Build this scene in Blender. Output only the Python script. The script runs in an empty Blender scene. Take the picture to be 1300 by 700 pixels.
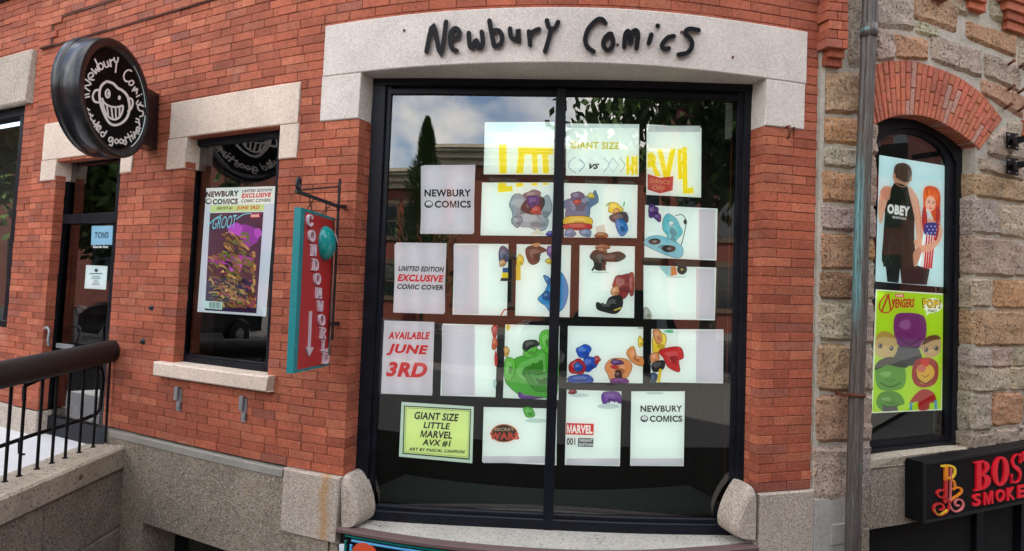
import bpy, math, random
import numpy as np
random.seed(7)
R = math.radians
SC = bpy.context.scene
COL = SC.collection
ZC = 3.3                      # eye height above the areaway floor (the pavement is 1.55 m above that floor)

# ------------------------------------------------------------------ wall geometry
# The shop front bulges gently towards the street. u runs along the wall, z is height relative to the eye, d is outward depth.
F = 830.; ROLL = -0.0271670; PITCH = 0.0118711
KN = np.linspace(-.8, .8, 9)
Q = np.array([0.13077737, 0.15636545, 0.18252384, 0.20268599, 0.21259935, 0.21298503, 0.20279782, 0.18617956, 0.16189301])
LEAN = (0.006414, -0.033934, 0.028071)
HH = .2
A = np.zeros((9, 9)); B = np.zeros(9); A[0, 0] = A[-1, -1] = 1
for i in range(1, 8):
    A[i, i-1] = A[i, i+1] = HH/6; A[i, i] = 2*HH/3; B[i] = (Q[i+1]-2*Q[i]+Q[i-1])/HH
M2 = [float(v) for v in np.linalg.solve(A, B)]; Q = [float(v) for v in Q]; KN = [float(v) for v in KN]
def q0(t):
    i = min(max(int((t+.8)/HH), 0), 7); u = (t-KN[i])/HH; w = 1-u
    return w*Q[i]+u*Q[i+1]+((w**3-w)*M2[i]+(u**3-u)*M2[i+1])*HH*HH/6
GL = (q0(-.799)-q0(-.8))/.001; GR = (q0(.8)-q0(.799))/.001
def qq(t):
    if t < -.8: return max(q0(-.8)+(t+.8)*GL, .05)
    if t > .8: return max(q0(.8)+(t-.8)*GR, .05)
    return q0(t)
def ray(x, y):
    a = (x-650)/F; c = -(y-350)/F
    a2 = a*math.cos(ROLL)+c*math.sin(ROLL); c2 = -a*math.sin(ROLL)+c*math.cos(ROLL)
    b3 = math.cos(PITCH)-c2*math.sin(PITCH); c3 = math.sin(PITCH)+c2*math.cos(PITCH)
    return a2/b3, c3/b3
def plan(t):
    e = 1e-4
    y = 1/qq(t); x = t*y; y2 = 1/qq(t+e); x2 = (t+e)*y2
    tx, ty = x2-x, y2-y; l = math.hypot(tx, ty)
    return x, y, tx/l, ty/l
def lean(t):
    t = min(max(t, -.8), .8)
    return LEAN[0]+LEAN[1]*t+LEAN[2]*t*t
def P(u, z, d=0.):
    if callable(d): d = d(u)
    x, y, tx, ty = plan(u+lean(u)*z*qq(u))
    return (x+d*ty, y-d*tx, z+ZC)
def at(px, py, d=0.):
    t, e = ray(px, py); s = t; Y = 5
    for _ in range(9):
        x, y, tx, ty = plan(s)
        dd = d(s) if callable(d) else d
        X = x+dd*ty; Y = y-dd*tx
        s += t-X/Y
    z = e*Y; u = s
    for _ in range(4): u = s-lean(u)*z*qq(u)
    return u, z
def at3(px, py, d=0.):
    u, z = at(px, py, d); return P(u, z, d)
def ua(px, py, d=0.): return at(px, py, d)[0]
def za(px, py, d=0.): return at(px, py, d)[1]
def atY(px, py, Y):
    t, e = ray(px, py); return (t*Y, Y, e*Y+ZC)
def atx(px, py, x0):
    t, e = ray(px, py); Y = x0/t; return (x0, Y, e*Y+ZC)
def atz(px, py, z):
    t, e = ray(px, py); Y = z/e; return (t*Y, Y, z+ZC)

# ------------------------------------------------------------------ camera, world, sun
cam = bpy.data.cameras.new('camera'); cam_o = bpy.data.objects.new('camera', cam); COL.objects.link(cam_o)
cam.sensor_width = 36; cam.lens = 36*F/1300; cam.clip_end = 500; cam.clip_start = .05
from mathutils import Matrix, Vector
def rotv(a, b, c):
    a2 = a*math.cos(ROLL)+c*math.sin(ROLL); c2 = -a*math.sin(ROLL)+c*math.cos(ROLL)
    return Vector((a2, b*math.cos(PITCH)-c2*math.sin(PITCH), b*math.sin(PITCH)+c2*math.cos(PITCH)))
rx, fy, uz = rotv(1, 0, 0), rotv(0, 1, 0), rotv(0, 0, 1)
cam_o.matrix_world = Matrix(((rx.x, uz.x, -fy.x, 0), (rx.y, uz.y, -fy.y, 0), (rx.z, uz.z, -fy.z, ZC), (0, 0, 0, 1)))
SC.camera = cam_o
SUN_EL, SUN_AZ = 60., 38.     # the sun stands behind the shop front, a little to the right: the front is in open shade
W = bpy.data.worlds.new('World'); SC.world = W; W.use_nodes = True
nt = W.node_tree; N = nt.nodes; L = nt.links
sky = N.new('ShaderNodeTexSky'); sky.sky_type = 'NISHITA'; sky.sun_disc = False
sky.sun_elevation = R(SUN_EL); sky.sun_rotation = R(SUN_AZ); sky.air_density = 1.; sky.dust_density = 1.5
bg = N['Background']; bg.inputs[1].default_value = .15
tc = N.new('ShaderNodeTexCoord'); mp = N.new('ShaderNodeMapping'); mp.inputs['Scale'].default_value = (1, 1, 2.2)
nz = N.new('ShaderNodeTexNoise'); nz.inputs['Scale'].default_value = 2.6; nz.inputs['Detail'].default_value = 7; nz.inputs['Roughness'].default_value = .55
rmp = N.new('ShaderNodeValToRGB'); rmp.color_ramp.elements[0].position = .43; rmp.color_ramp.elements[1].position = .58
mixc = N.new('ShaderNodeMix'); mixc.data_type = 'RGBA'; mixc.inputs[7].default_value = (8.2, 7.8, 7.3, 1)
L.new(tc.outputs['Generated'], mp.inputs[0]); L.new(mp.outputs[0], nz.inputs['Vector']); L.new(nz.outputs['Fac'], rmp.inputs[0])
L.new(rmp.outputs[0], mixc.inputs[0]); L.new(sky.outputs[0], mixc.inputs[6]); L.new(mixc.outputs[2], bg.inputs[0])
sun = bpy.data.lights.new('sun', 'SUN'); sun.energy = 3.; sun.angle = R(.5); sun.color = (1, .95, .87)
so = bpy.data.objects.new('sun', sun); COL.objects.link(so)
sd = Vector((math.sin(R(SUN_AZ))*math.cos(R(SUN_EL)), math.cos(R(SUN_AZ))*math.cos(R(SUN_EL)), math.sin(R(SUN_EL))))
so.rotation_euler = (-sd).to_track_quat('-Z', 'Y').to_euler(); so.location = (0, 10, 20)
vs = SC.view_settings; vs.view_transform = 'Standard'; vs.look = 'None'; vs.gamma = 1; vs.exposure = 1.95

# ------------------------------------------------------------------ materials
def _mat(name):
    m = bpy.data.materials.new(name); m.use_nodes = True
    return m, m.node_tree.nodes, m.node_tree.links, m.node_tree.nodes['Principled BSDF']
def s2l(c):
    return tuple(((v/255.)/12.92 if v <= 10 else (((v/255.)+.055)/1.055)**2.4) for v in c)
def flat(name, col, rough=.6, metal=0, bump=0, bscale=60, spec=.5, var=0.):
    m, n, l, b = _mat(name)
    b.inputs['Base Color'].default_value = (*col, 1); b.inputs['Roughness'].default_value = rough; b.inputs['Metallic'].default_value = metal
    b.inputs['Specular IOR Level'].default_value = spec
    g = n.new('ShaderNodeNewGeometry')
    if var:
        t = n.new('ShaderNodeTexNoise'); t.inputs['Scale'].default_value = 9; t.inputs['Detail'].default_value = 6
        l.new(g.outputs['Position'], t.inputs['Vector'])
        r = n.new('ShaderNodeMapRange'); r.inputs[3].default_value = 1-var; r.inputs[4].default_value = 1+var
        r.inputs[1].default_value = .3; r.inputs[2].default_value = .7
        l.new(t.outputs['Fac'], r.inputs[0])
        x = n.new('ShaderNodeVectorMath'); x.operation = 'SCALE'; x.inputs[0].default_value = col
        l.new(r.outputs[0], x.inputs['Scale']); l.new(x.outputs[0], b.inputs['Base Color'])
        r2 = n.new('ShaderNodeMapRange'); r2.inputs[3].default_value = max(rough-.12, .02); r2.inputs[4].default_value = min(rough+.15, 1)
        l.new(t.outputs['Fac'], r2.inputs[0]); l.new(r2.outputs[0], b.inputs['Roughness'])
    if bump:
        t = n.new('ShaderNodeTexNoise'); t.inputs['Scale'].default_value = bscale; t.inputs['Detail'].default_value = 5
        l.new(g.outputs['Position'], t.inputs['Vector'])
        bp = n.new('ShaderNodeBump'); bp.inputs['Strength'].default_value = bump; bp.inputs['Distance'].default_value = .01
        l.new(t.outputs['Fac'], bp.inputs['Height']); l.new(bp.outputs[0], b.inputs['Normal'])
    return m
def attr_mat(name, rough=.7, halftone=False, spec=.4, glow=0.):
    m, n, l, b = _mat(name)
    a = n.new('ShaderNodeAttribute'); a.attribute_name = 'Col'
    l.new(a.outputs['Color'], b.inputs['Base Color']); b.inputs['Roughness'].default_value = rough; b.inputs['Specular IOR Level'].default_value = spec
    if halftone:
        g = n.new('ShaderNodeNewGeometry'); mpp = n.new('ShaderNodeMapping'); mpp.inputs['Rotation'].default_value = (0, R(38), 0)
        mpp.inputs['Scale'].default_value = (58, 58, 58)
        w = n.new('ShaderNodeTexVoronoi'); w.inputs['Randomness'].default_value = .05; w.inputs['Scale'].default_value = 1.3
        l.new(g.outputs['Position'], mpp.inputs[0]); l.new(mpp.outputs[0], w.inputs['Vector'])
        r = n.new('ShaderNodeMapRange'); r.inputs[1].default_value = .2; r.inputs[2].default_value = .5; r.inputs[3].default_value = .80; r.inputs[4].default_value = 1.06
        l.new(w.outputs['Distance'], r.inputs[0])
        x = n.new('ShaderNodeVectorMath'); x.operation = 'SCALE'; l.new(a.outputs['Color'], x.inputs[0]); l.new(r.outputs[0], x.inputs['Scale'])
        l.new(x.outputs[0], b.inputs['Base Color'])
    if glow:      # emission added to brighten the prints, as if lit from behind
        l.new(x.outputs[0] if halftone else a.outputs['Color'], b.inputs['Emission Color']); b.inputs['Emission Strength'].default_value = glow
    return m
def grain_mat(name, base=None, grains=(), gscale=220, bump=.35, bscale=90, rough=.85, stain=None, attr=False, big=.12, dist=.006, pits=0., soot=0., streak=None):
    """stone / brick / concrete: base colour (or the Col attribute) with mineral grains, blotches and relief"""
    m, n, l, b = _mat(name)
    g = n.new('ShaderNodeNewGeometry'); pos = g.outputs['Position']
    def noise(s, d=5, r=.55):
        t = n.new('ShaderNodeTexNoise'); t.inputs['Scale'].default_value = s; t.inputs['Detail'].default_value = d; t.inputs['Roughness'].default_value = r
        l.new(pos, t.inputs['Vector']); return t.outputs['Fac']
    def rng(src, a, c, o0, o1):
        r = n.new('ShaderNodeMapRange'); r.inputs[1].default_value = a; r.inputs[2].default_value = c; r.inputs[3].default_value = o0; r.inputs[4].default_value = o1
        l.new(src, r.inputs[0]); return r.outputs[0]
    def mix(f, c1, c2):
        x = n.new('ShaderNodeMix'); x.data_type = 'RGBA'
        l.new(f, x.inputs[0])
        for k, c in ((6, c1), (7, c2)):
            if isinstance(c, tuple): x.inputs[k].default_value = (*c, 1)
            else: l.new(c, x.inputs[k])
        return x.outputs[2]
    if attr:
        a = n.new('ShaderNodeAttribute'); a.attribute_name = 'Col'; col = a.outputs['Color']
    else:
        rgb = n.new('ShaderNodeRGB'); rgb.outputs[0].default_value = (*base, 1); col = rgb.outputs[0]
    x = n.new('ShaderNodeVectorMath'); x.operation = 'SCALE'; l.new(col, x.inputs[0]); l.new(rng(noise(3.1, 6), .3, .7, 1-big, 1+big), x.inputs['Scale']); col = x.outputs[0]
    x = n.new('ShaderNodeVectorMath'); x.operation = 'SCALE'; l.new(col, x.inputs[0]); l.new(rng(noise(38, 6, .7), .3, .7, 1-big*1.3, 1+big*1.3), x.inputs['Scale']); col = x.outputs[0]
    for k, (gc, th, sc) in enumerate(grains):
        v = n.new('ShaderNodeTexVoronoi'); v.inputs['Scale'].default_value = gscale*sc; l.new(pos, v.inputs['Vector'])
        sp = n.new('ShaderNodeSeparateColor'); l.new(v.outputs['Color'], sp.inputs[0])
        f = rng(sp.outputs[k % 3], th, th+.06, 0, .85); col = mix(f, col, gc)
    if stain:
        f = rng(noise(stain[1], 7, .65), stain[2], stain[2]+.14, 0, stain[3]); col = mix(f, col, stain[0])
    if soot:
        f = rng(noise(1.7, 8, .7), .55, .75, 0, soot); col = mix(f, col, (.05, .045, .04))
    if streak:   # a vertical rust run down the block
        tcn = n.new('ShaderNodeTexCoord'); sx = n.new('ShaderNodeSeparateXYZ'); l.new(tcn.outputs['Generated'], sx.inputs[0])
        ad = n.new('ShaderNodeMath'); ad.operation = 'MULTIPLY_ADD'; l.new(noise(9, 6, .7), ad.inputs[0]); ad.inputs[1].default_value = .22; l.new(sx.outputs[0], ad.inputs[2])
        sb_ = n.new('ShaderNodeMath'); sb_.operation = 'SUBTRACT'; l.new(ad.outputs[0], sb_.inputs[0]); sb_.inputs[1].default_value = streak[0]+.11
        ab = n.new('ShaderNodeMath'); ab.operation = 'ABSOLUTE'; l.new(sb_.outputs[0], ab.inputs[0])
        col = mix(rng(ab.outputs[0], 0, streak[1], .75, 0), col, (.46, .24, .07))
    l.new(col, b.inputs['Base Color']); b.inputs['Roughness'].default_value = rough; b.inputs['Specular IOR Level'].default_value = .3
    h = noise(bscale, 6, .65)
    if pits:
        v = n.new('ShaderNodeTexNoise'); v.inputs['Scale'].default_value = 42; v.inputs['Detail'].default_value = 4; l.new(pos, v.inputs['Vector'])
        pr = rng(v.outputs['Fac'], .60, .68, 0, 1)
        ad = n.new('ShaderNodeMath'); ad.operation = 'MULTIPLY_ADD'; l.new(pr, ad.inputs[0]); ad.inputs[1].default_value = -pits; l.new(h, ad.inputs[2]); h = ad.outputs[0]
        x2 = mix(rng(pr, 0, 1, 0, .55), col, (.07, .055, .04)); l.new(x2, b.inputs['Base Color'])
    bp = n.new('ShaderNodeBump'); bp.inputs['Strength'].default_value = bump; bp.inputs['Distance'].default_value = dist
    l.new(h, bp.inputs['Height']); l.new(bp.outputs[0], b.inputs['Normal'])
    return m
def glass_mat(name, ior=1.75, tint=(.86, .93, .9), wav=0.):
    m, n, l, b = _mat(name); n.remove(b)
    out = [k for k in n if k.type == 'OUTPUT_MATERIAL'][0]
    fr = n.new('ShaderNodeFresnel'); fr.inputs[0].default_value = ior
    t = n.new('ShaderNodeBsdfTransparent'); t.inputs[0].default_value = (*tint, 1)
    g = n.new('ShaderNodeBsdfGlossy'); g.inputs['Roughness'].default_value = .0; g.inputs[0].default_value = (1, 1, 1, 1)
    geo = n.new('ShaderNodeNewGeometry')
    if wav:
        nn = n.new('ShaderNodeTexNoise'); nn.inputs['Scale'].default_value = 2.2; nn.inputs['Detail'].default_value = 1
        bp = n.new('ShaderNodeBump'); bp.inputs['Strength'].default_value = wav; bp.inputs['Distance'].default_value = .004
        l.new(geo.outputs['Position'], nn.inputs['Vector']); l.new(nn.outputs['Fac'], bp.inputs['Height']); l.new(bp.outputs[0], g.inputs['Normal'])
    mx = n.new('ShaderNodeMixShader'); l.new(fr.outputs[0], mx.inputs[0]); l.new(t.outputs[0], mx.inputs[1]); l.new(g.outputs[0], mx.inputs[2])
    l.new(mx.outputs[0], out.inputs[0]); return m

M = {}
M['brick'] = grain_mat('red_brick', attr=True, grains=(((.22, .06, .04), .93, .5), ((.55, .30, .22), .965, .8)), gscale=160, bump=.55, bscale=120, rough=.82, stain=((.52, .36, .29), 2.6, .62, .32), big=.2, dist=.005, soot=.34)
M['brick_mortar'] = grain_mat('brick_mortar', base=(.115, .062, .05), gscale=200, bump=.4)
M['granite'] = grain_mat('pink_granite', base=(.68, .545, .43), grains=(((.74, .67, .58), .72, 1.), ((.40, .28, .21), .86, .8), ((.22, .17, .14), .95, 1.1)), gscale=260, bump=.4, bscale=110, rough=.8, soot=.12)
M['granite_light'] = grain_mat('light_granite', base=(.62, .555, .495), grains=(((.74, .70, .66), .75, .9), ((.46, .38, .32), .87, .7), ((.28, .23, .19), .965, 1.)), gscale=260, bump=.55, bscale=85, rough=.85, stain=((.42, .33, .27), 5., .60, .35), soot=.1)
M['granite_rough'] = grain_mat('weathered_granite', base=(.46, .39, .32), grains=(((.62, .56, .48), .78, .8), ((.26, .20, .15), .82, .7)), gscale=170, bump=.8, bscale=50, rough=.9, stain=((.42, .20, .06), 3.2, .66, .4), dist=.012, soot=.2)
M['aggregate'] = grain_mat('exposed_aggregate_concrete', base=(.29, .245, .19), grains=(((.48, .43, .36), .82, .5), ((.15, .115, .08), .82, .45), ((.40, .29, .18), .88, .35)), gscale=170, bump=1., bscale=65, rough=.92, big=.2, dist=.016, soot=.25)
M['coping'] = grain_mat('coping_concrete', base=(.44, .375, .285), grains=(((.55, .50, .42), .85, .6), ((.2, .16, .12), .9, .5)), gscale=120, bump=.5, bscale=60, rough=.9, big=.16, soot=.2)
M['sill'] = grain_mat('sill_stone', base=(.43, .41, .36), grains=(((.56, .54, .48), .85, .8), ((.22, .2, .17), .88, .7)), gscale=140, bump=.35, bscale=60, rough=.85, big=.1, soot=.18)
M['cement'] = grain_mat('cement', base=(.42, .40, .36), grains=(), bump=.5, bscale=40, rough=.9, big=.14)
M['stone'] = grain_mat('quarry_stone', attr=True, grains=(((.50, .45, .38), .90, .9), ((.15, .10, .07), .90, .8)), gscale=120, bump=1., bscale=48, rough=.92, big=.17, dist=.02, pits=.9, stain=((.44, .26, .12), 5., .60, .35))
M['stone_mortar'] = grain_mat('stone_mortar', base=(.44, .40, .33), grains=(((.52, .48, .42), .85, .6),), gscale=120, bump=.6, bscale=60, rough=.95, big=.15)
M['frame'] = flat('black_window_paint', (.006, .0075, .012), .4, var=.35, spec=.22)
M['black'] = flat('black_paint', (.006, .006, .007), .5, var=.3, spec=.15)
M['inner'] = flat('dark_display_board', (.006, .006, .006), .9)
M['room'] = flat('dim_interior', (.02, .018, .016), .9)
M['ledge'] = flat('ledge_carpet', (.15, .175, .165), .8, bump=.3)
M['drum'] = flat('sign_drum_metal', (.010, .011, .014), .27, var=.3, bump=.03, bscale=20, spec=.5)
M['rail'] = flat('brown_black_rail', (.012, .0085, .0075), .6, var=.25, bump=.25, bscale=120)
M['iron'] = flat('wrought_iron', (.02, .022, .026), .55, .3, var=.4)
M['rust'] = flat('rusty_iron', (.12, .035, .015), .85, var=.4)
M['steel'] = flat('galvanised_steel', (.30, .31, .32), .5, .6, var=.2)
M['glass'] = glass_mat('window_glass', 2.15)
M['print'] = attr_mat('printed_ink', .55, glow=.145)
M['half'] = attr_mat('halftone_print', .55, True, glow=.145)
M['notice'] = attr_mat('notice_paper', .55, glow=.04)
M['paint'] = attr_mat('sign_paint', .45)
M['gloss'] = attr_mat('gloss_acrylic', .18, spec=.6)
M['asphalt'] = flat('asphalt', (.028, .028, .029), .95, bump=.4, spec=.1)
M['pave'] = flat('pavement_concrete', (.12, .115, .105), .95, var=.12, spec=.15)
M['mat'] = flat('landing_mat', (.66, .66, .66), .7, var=.05)
M['leaf'] = grain_mat('leaves', base=(.085, .15, .04), big=.35, bump=.1)
M['bark'] = grain_mat('bark', base=(.10, .075, .055), bump=.8, bscale=30)
M['trim'] = flat('cream_cornice', (.66, .58, .42), .8, var=.08)
M['carpaint'] = flat('dark_car_paint', (.012, .013, .014), .12, spec=.8)
M['tyre'] = flat('tyre_rubber', (.02, .02, .02), .9)
M['lamp'] = flat('headlight_glass', (.7, .7, .72), .1, .4)
M['lead'] = grain_mat('lead_flashing', base=(.30, .285, .245), bump=.3, rough=.6)

M['granite_stain'] = grain_mat('rust_stained_granite', base=(.46, .39, .32), grains=(((.62, .56, .48), .78, .8), ((.26, .20, .15), .82, .7)), gscale=170, bump=.8, bscale=50, rough=.9, dist=.012, soot=.2, streak=(.58, .09))
# downspout metal: brown enamel with a pale verdigris streak
m, n, l, b = _mat('downspout_metal'); M['spout'] = m
g = n.new('ShaderNodeNewGeometry'); t = n.new('ShaderNodeTexNoise'); mpn = n.new('ShaderNodeMapping'); mpn.inputs['Scale'].default_value = (20, 20, 1.1)
l.new(g.outputs['Position'], mpn.inputs[0]); l.new(mpn.outputs[0], t.inputs['Vector']); t.inputs['Detail'].default_value = 8; t.inputs['Roughness'].default_value = .7
cr = n.new('ShaderNodeValToRGB'); e = cr.color_ramp.elements; e[0].position = .38; e[0].color = (.06, .047, .04, 1); e[1].position = .57; e[1].color = (.115, .10, .088, 1)
x = e.new(.64) if hasattr(e, 'new') else None
x.color = (.13, .17, .165, 1)
l.new(t.outputs['Fac'], cr.inputs[0])
tg = n.new('ShaderNodeTexCoord'); sz = n.new('ShaderNodeSeparateXYZ'); l.new(tg.outputs['Generated'], sz.inputs[0]); sn_ = n.new('ShaderNodeSeparateXYZ'); l.new(g.outputs['Normal'], sn_.inputs[0])
def _mr(src, a, c, lo=0, hi=1):
    r = n.new('ShaderNodeMapRange'); r.interpolation_type = 'SMOOTHSTEP'; r.inputs[1].default_value = a; r.inputs[2].default_value = c; r.inputs[3].default_value = lo; r.inputs[4].default_value = hi; l.new(src, r.inputs[0]); return r.outputs[0]
def _mul(a, c):
    q_ = n.new('ShaderNodeMath'); q_.operation = 'MULTIPLY'; l.new(a, q_.inputs[0]); l.new(c, q_.inputs[1]); return q_.outputs[0]
msk = _mul(_mul(_mr(sz.outputs[2], .42, .50), _mr(sz.outputs[2], .74, .62)), _mul(_mr(sn_.outputs[0], -.25, -.6), _mr(t.outputs['Fac'], .38, .55)))
mxx = n.new('ShaderNodeMix'); mxx.data_type = 'RGBA'; l.new(msk, mxx.inputs[0]); l.new(cr.outputs[0], mxx.inputs[6]); mxx.inputs[7].default_value = (.13, .31, .32, 1); l.new(mxx.outputs[2], b.inputs['Base Color']); b.inputs['Roughness'].default_value = .55; b.inputs['Metallic'].default_value = .1

# ------------------------------------------------------------------ builders
def thing(name, label, cat, loc=(0, 0, 0), group=None):
    o = bpy.data.objects.new(name, None); COL.objects.link(o); o.location = loc; o.empty_display_size = .2
    o['label'] = label; o['category'] = cat
    if group: o['group'] = group
    return o
def tag(o, label=None, cat=None, group=None, kind=None):
    for k, v in (('label', label), ('category', cat), ('group', group), ('kind', kind)):
        if v: o[k] = v
    return o
def wloc(o):
    v = Vector((0, 0, 0))
    while o: v += Vector(o.location); o = o.parent
    return v
class MB:
    def __init__(s): s.v = []; s.f = []; s.c = []; s.m = []; s.sm = []
    def add(s, vs, fs, col=(1, 1, 1), mi=0, smooth=False):
        k = len(s.v); s.v += [tuple(p) for p in vs]
        for f in fs: s.f.append([k+i for i in f]); s.c.append(col); s.m.append(mi); s.sm.append(smooth)
    def build(s, name, mat, parent=None, loc=None):
        if not s.v: return None
        me = bpy.data.meshes.new(name)
        if parent is not None: base = wloc(parent)
        else:
            if loc is None:
                a = np.array(s.v); loc = ((a[:, 0].min()+a[:, 0].max())/2, (a[:, 1].min()+a[:, 1].max())/2, a[:, 2].min())
            base = Vector(loc)
        me.from_pydata([(p[0]-base.x, p[1]-base.y, p[2]-base.z) for p in s.v], [], s.f)
        mats = mat if isinstance(mat, (list, tuple)) else [mat]
        for mm in mats: me.materials.append(mm)
        if len(mats) > 1: me.polygons.foreach_set('material_index', s.m)
        me.polygons.foreach_set('use_smooth', s.sm)
        at_ = me.attributes.new('Col', 'FLOAT_COLOR', 'CORNER')
        dat = []
        for c, f in zip(s.c, s.f): dat += [c[0], c[1], c[2], 1.]*len(f)
        at_.data.foreach_set('color', dat)
        me.update()
        o = bpy.data.objects.new(name, me); COL.objects.link(o)
        if parent is not None: o.parent = parent
        else: o.location = base
        return o
    # axis-aligned box in plain world space
    def box(s, x0, x1, y0, y1, z0, z1, col=(1, 1, 1), mi=0):
        v = [(x, y, z) for z in (z0, z1) for y in (y0, y1) for x in (x0, x1)]
        s.add(v, [(0, 2, 3, 1), (4, 5, 7, 6), (0, 1, 5, 4), (2, 6, 7, 3), (0, 4, 6, 2), (1, 3, 7, 5)], col, mi)
    # block on the wall: u0..u1, z0..z1 between depths d0 (back) and d1 (front), chamfered front, following the curve
    def block(s, u0, u1, z0, z1, d0, d1, n=1, ch=.004, col=(1, 1, 1), mi=0, z0b=None):
        k = ch*qq((u0+u1)/2)
        f0 = d0 if callable(d0) else (lambda u: d0); f1 = d1 if callable(d1) else (lambda u: d1)
        us = [u0+(u1-u0)*i/n for i in range(n+1)]
        vs = []
        for i, u in enumerate(us):
            uf = u+k if i == 0 else (u-k if i == n else u)
            a0, a1 = f0(u), f1(u)
            vs += [P(u, z0, a0), P(u, z0, a1-ch), P(uf, z0+ch, a1), P(uf, z1-ch, a1), P(u, z1, a1-ch), P(u, z1, a0)]
        fs = []
        for i in range(n):
            a = i*6; b2 = a+6
            for j in range(6):
                j2 = (j+1) % 6
                fs.append((a+j, b2+j, b2+j2, a+j2))
        fs.append((0, 1, 2, 3, 4, 5)[::1]); e0 = n*6; fs.append(tuple(e0+j for j in (5, 4, 3, 2, 1, 0)))
        s.add(vs, fs, col, mi)
    # prism of a pixel-measured outline standing on the wall
    def prism(s, pts, d0, d1, col=(1, 1, 1), mi=0, ch=0.):
        uz_ = [at(x, y, d1) for x, y in pts]
        s.prism_uz(uz_, d0, d1, col, mi)
    def prism_uz(s, uz_, d0, d1, col=(1, 1, 1), mi=0):
        n_ = len(uz_)
        vs = [P(u, z, d1) for u, z in uz_]+[P(u, z, d0) for u, z in uz_]
        fs = [tuple(range(n_)), tuple(range(2*n_-1, n_-1, -1))]+[(i, i+n_, (i+1) % n_+n_, (i+1) % n_) for i in range(n_)]
        s.add(vs, fs, col, mi)
    def ring(s, outer, inner, d0, d1, col=(1, 1, 1), mi=0):
        """closed or open band between two outlines with equal point counts"""
        n_ = len(outer)
        o1 = [at(x, y, d1) for x, y in outer]; i1 = [at(x, y, d1) for x, y in inner]
        vs = []
        for (a, b2), (c, e2) in zip(o1, i1):
            vs += [P(a, b2, d1), P(c, e2, d1), P(c, e2, d0), P(a, b2, d0)]
        fs = []
        for i in range(n_-1):
            a = 4*i; b2 = a+4
            for j in range(4): fs.append((a+j, b2+j, b2+(j+1) % 4, a+(j+1) % 4))
        fs += [(0, 1, 2, 3), tuple(4*(n_-1)+j for j in (3, 2, 1, 0))]
        s.add(vs, fs, col, mi)
    def tube(s, pts, r, n=10, col=(1, 1, 1), mi=0, smooth=True, prof=None):
        pts = [Vector(p) for p in pts]; rr = r if isinstance(r, (list, tuple)) else [r]*len(pts)
        vs = []; up = None
        for i, p in enumerate(pts):
            tdir = (pts[min(i+1, len(pts)-1)]-pts[max(i-1, 0)]).normalized()
            if up is None:
                up = Vector((0, 0, 1)) if abs(tdir.z) < .9 else Vector((1, 0, 0))
            a = (up-tdir*up.dot(tdir)).normalized(); up = a; b2 = tdir.cross(a)
            for j in range(n):
                th = 2*math.pi*j/n; k = prof(j) if prof else 1
                vs.append(p+(a*math.cos(th)+b2*math.sin(th))*rr[i]*k)
        fs = [(i*n+j, i*n+(j+1) % n, (i+1)*n+(j+1) % n, (i+1)*n+j) for i in range(len(pts)-1) for j in range(n)]
        s.add(vs, fs, col, mi, smooth)
        e0 = (len(pts)-1)*n
        s.add([vs[j] for j in range(n)], [tuple(range(n-1, -1, -1))], col, mi)
        s.add([vs[e0+j] for j in range(n)], [tuple(range(n))], col, mi)
    def lathe(s, c, ax, prof, n=48, col=(1, 1, 1), mi=0, smooth=True):
        """prof: (distance along axis, radius)"""
        c = Vector(c); ax = Vector(ax).normalized(); a = Vector((0, 0, 1)) if abs(ax.z) < .9 else Vector((1, 0, 0)); a = (a-ax*a.dot(ax)).normalized(); b2 = ax.cross(a)
        vs = [c+ax*h+(a*math.cos(2*math.pi*j/n)+b2*math.sin(2*math.pi*j/n))*r_ for h, r_ in prof for j in range(n)]
        fs = [(i*n+j, i*n+(j+1) % n, (i+1)*n+(j+1) % n, (i+1)*n+j) for i in range(len(prof)-1) for j in range(n)]
        s.add(vs, fs, col, mi, smooth)
        if prof[0][1] > 1e-5: s.add([vs[j] for j in range(n)], [tuple(range(n-1, -1, -1))], col, mi)
        e0 = (len(prof)-1)*n
        if prof[-1][1] > 1e-5: s.add([vs[e0+j] for j in range(n)], [tuple(range(n))], col, mi)
def beam(mb, p, q, w, h, up=(0, 0, 1), col=(1, 1, 1), mi=0):
    p, q, up = Vector(p), Vector(q), Vector(up); t_ = (q-p).normalized(); a = t_.cross(up).normalized(); b2 = a.cross(t_)
    vs = [c+a*w/2*i+b2*h/2*j for c in (p, q) for i, j in ((-1, -1), (1, -1), (1, 1), (-1, 1))]
    mb.add(vs, [(0, 1, 2, 3), (7, 6, 5, 4), (0, 4, 5, 1), (1, 5, 6, 2), (2, 6, 7, 3), (3, 7, 4, 0)], col, mi)

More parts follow.
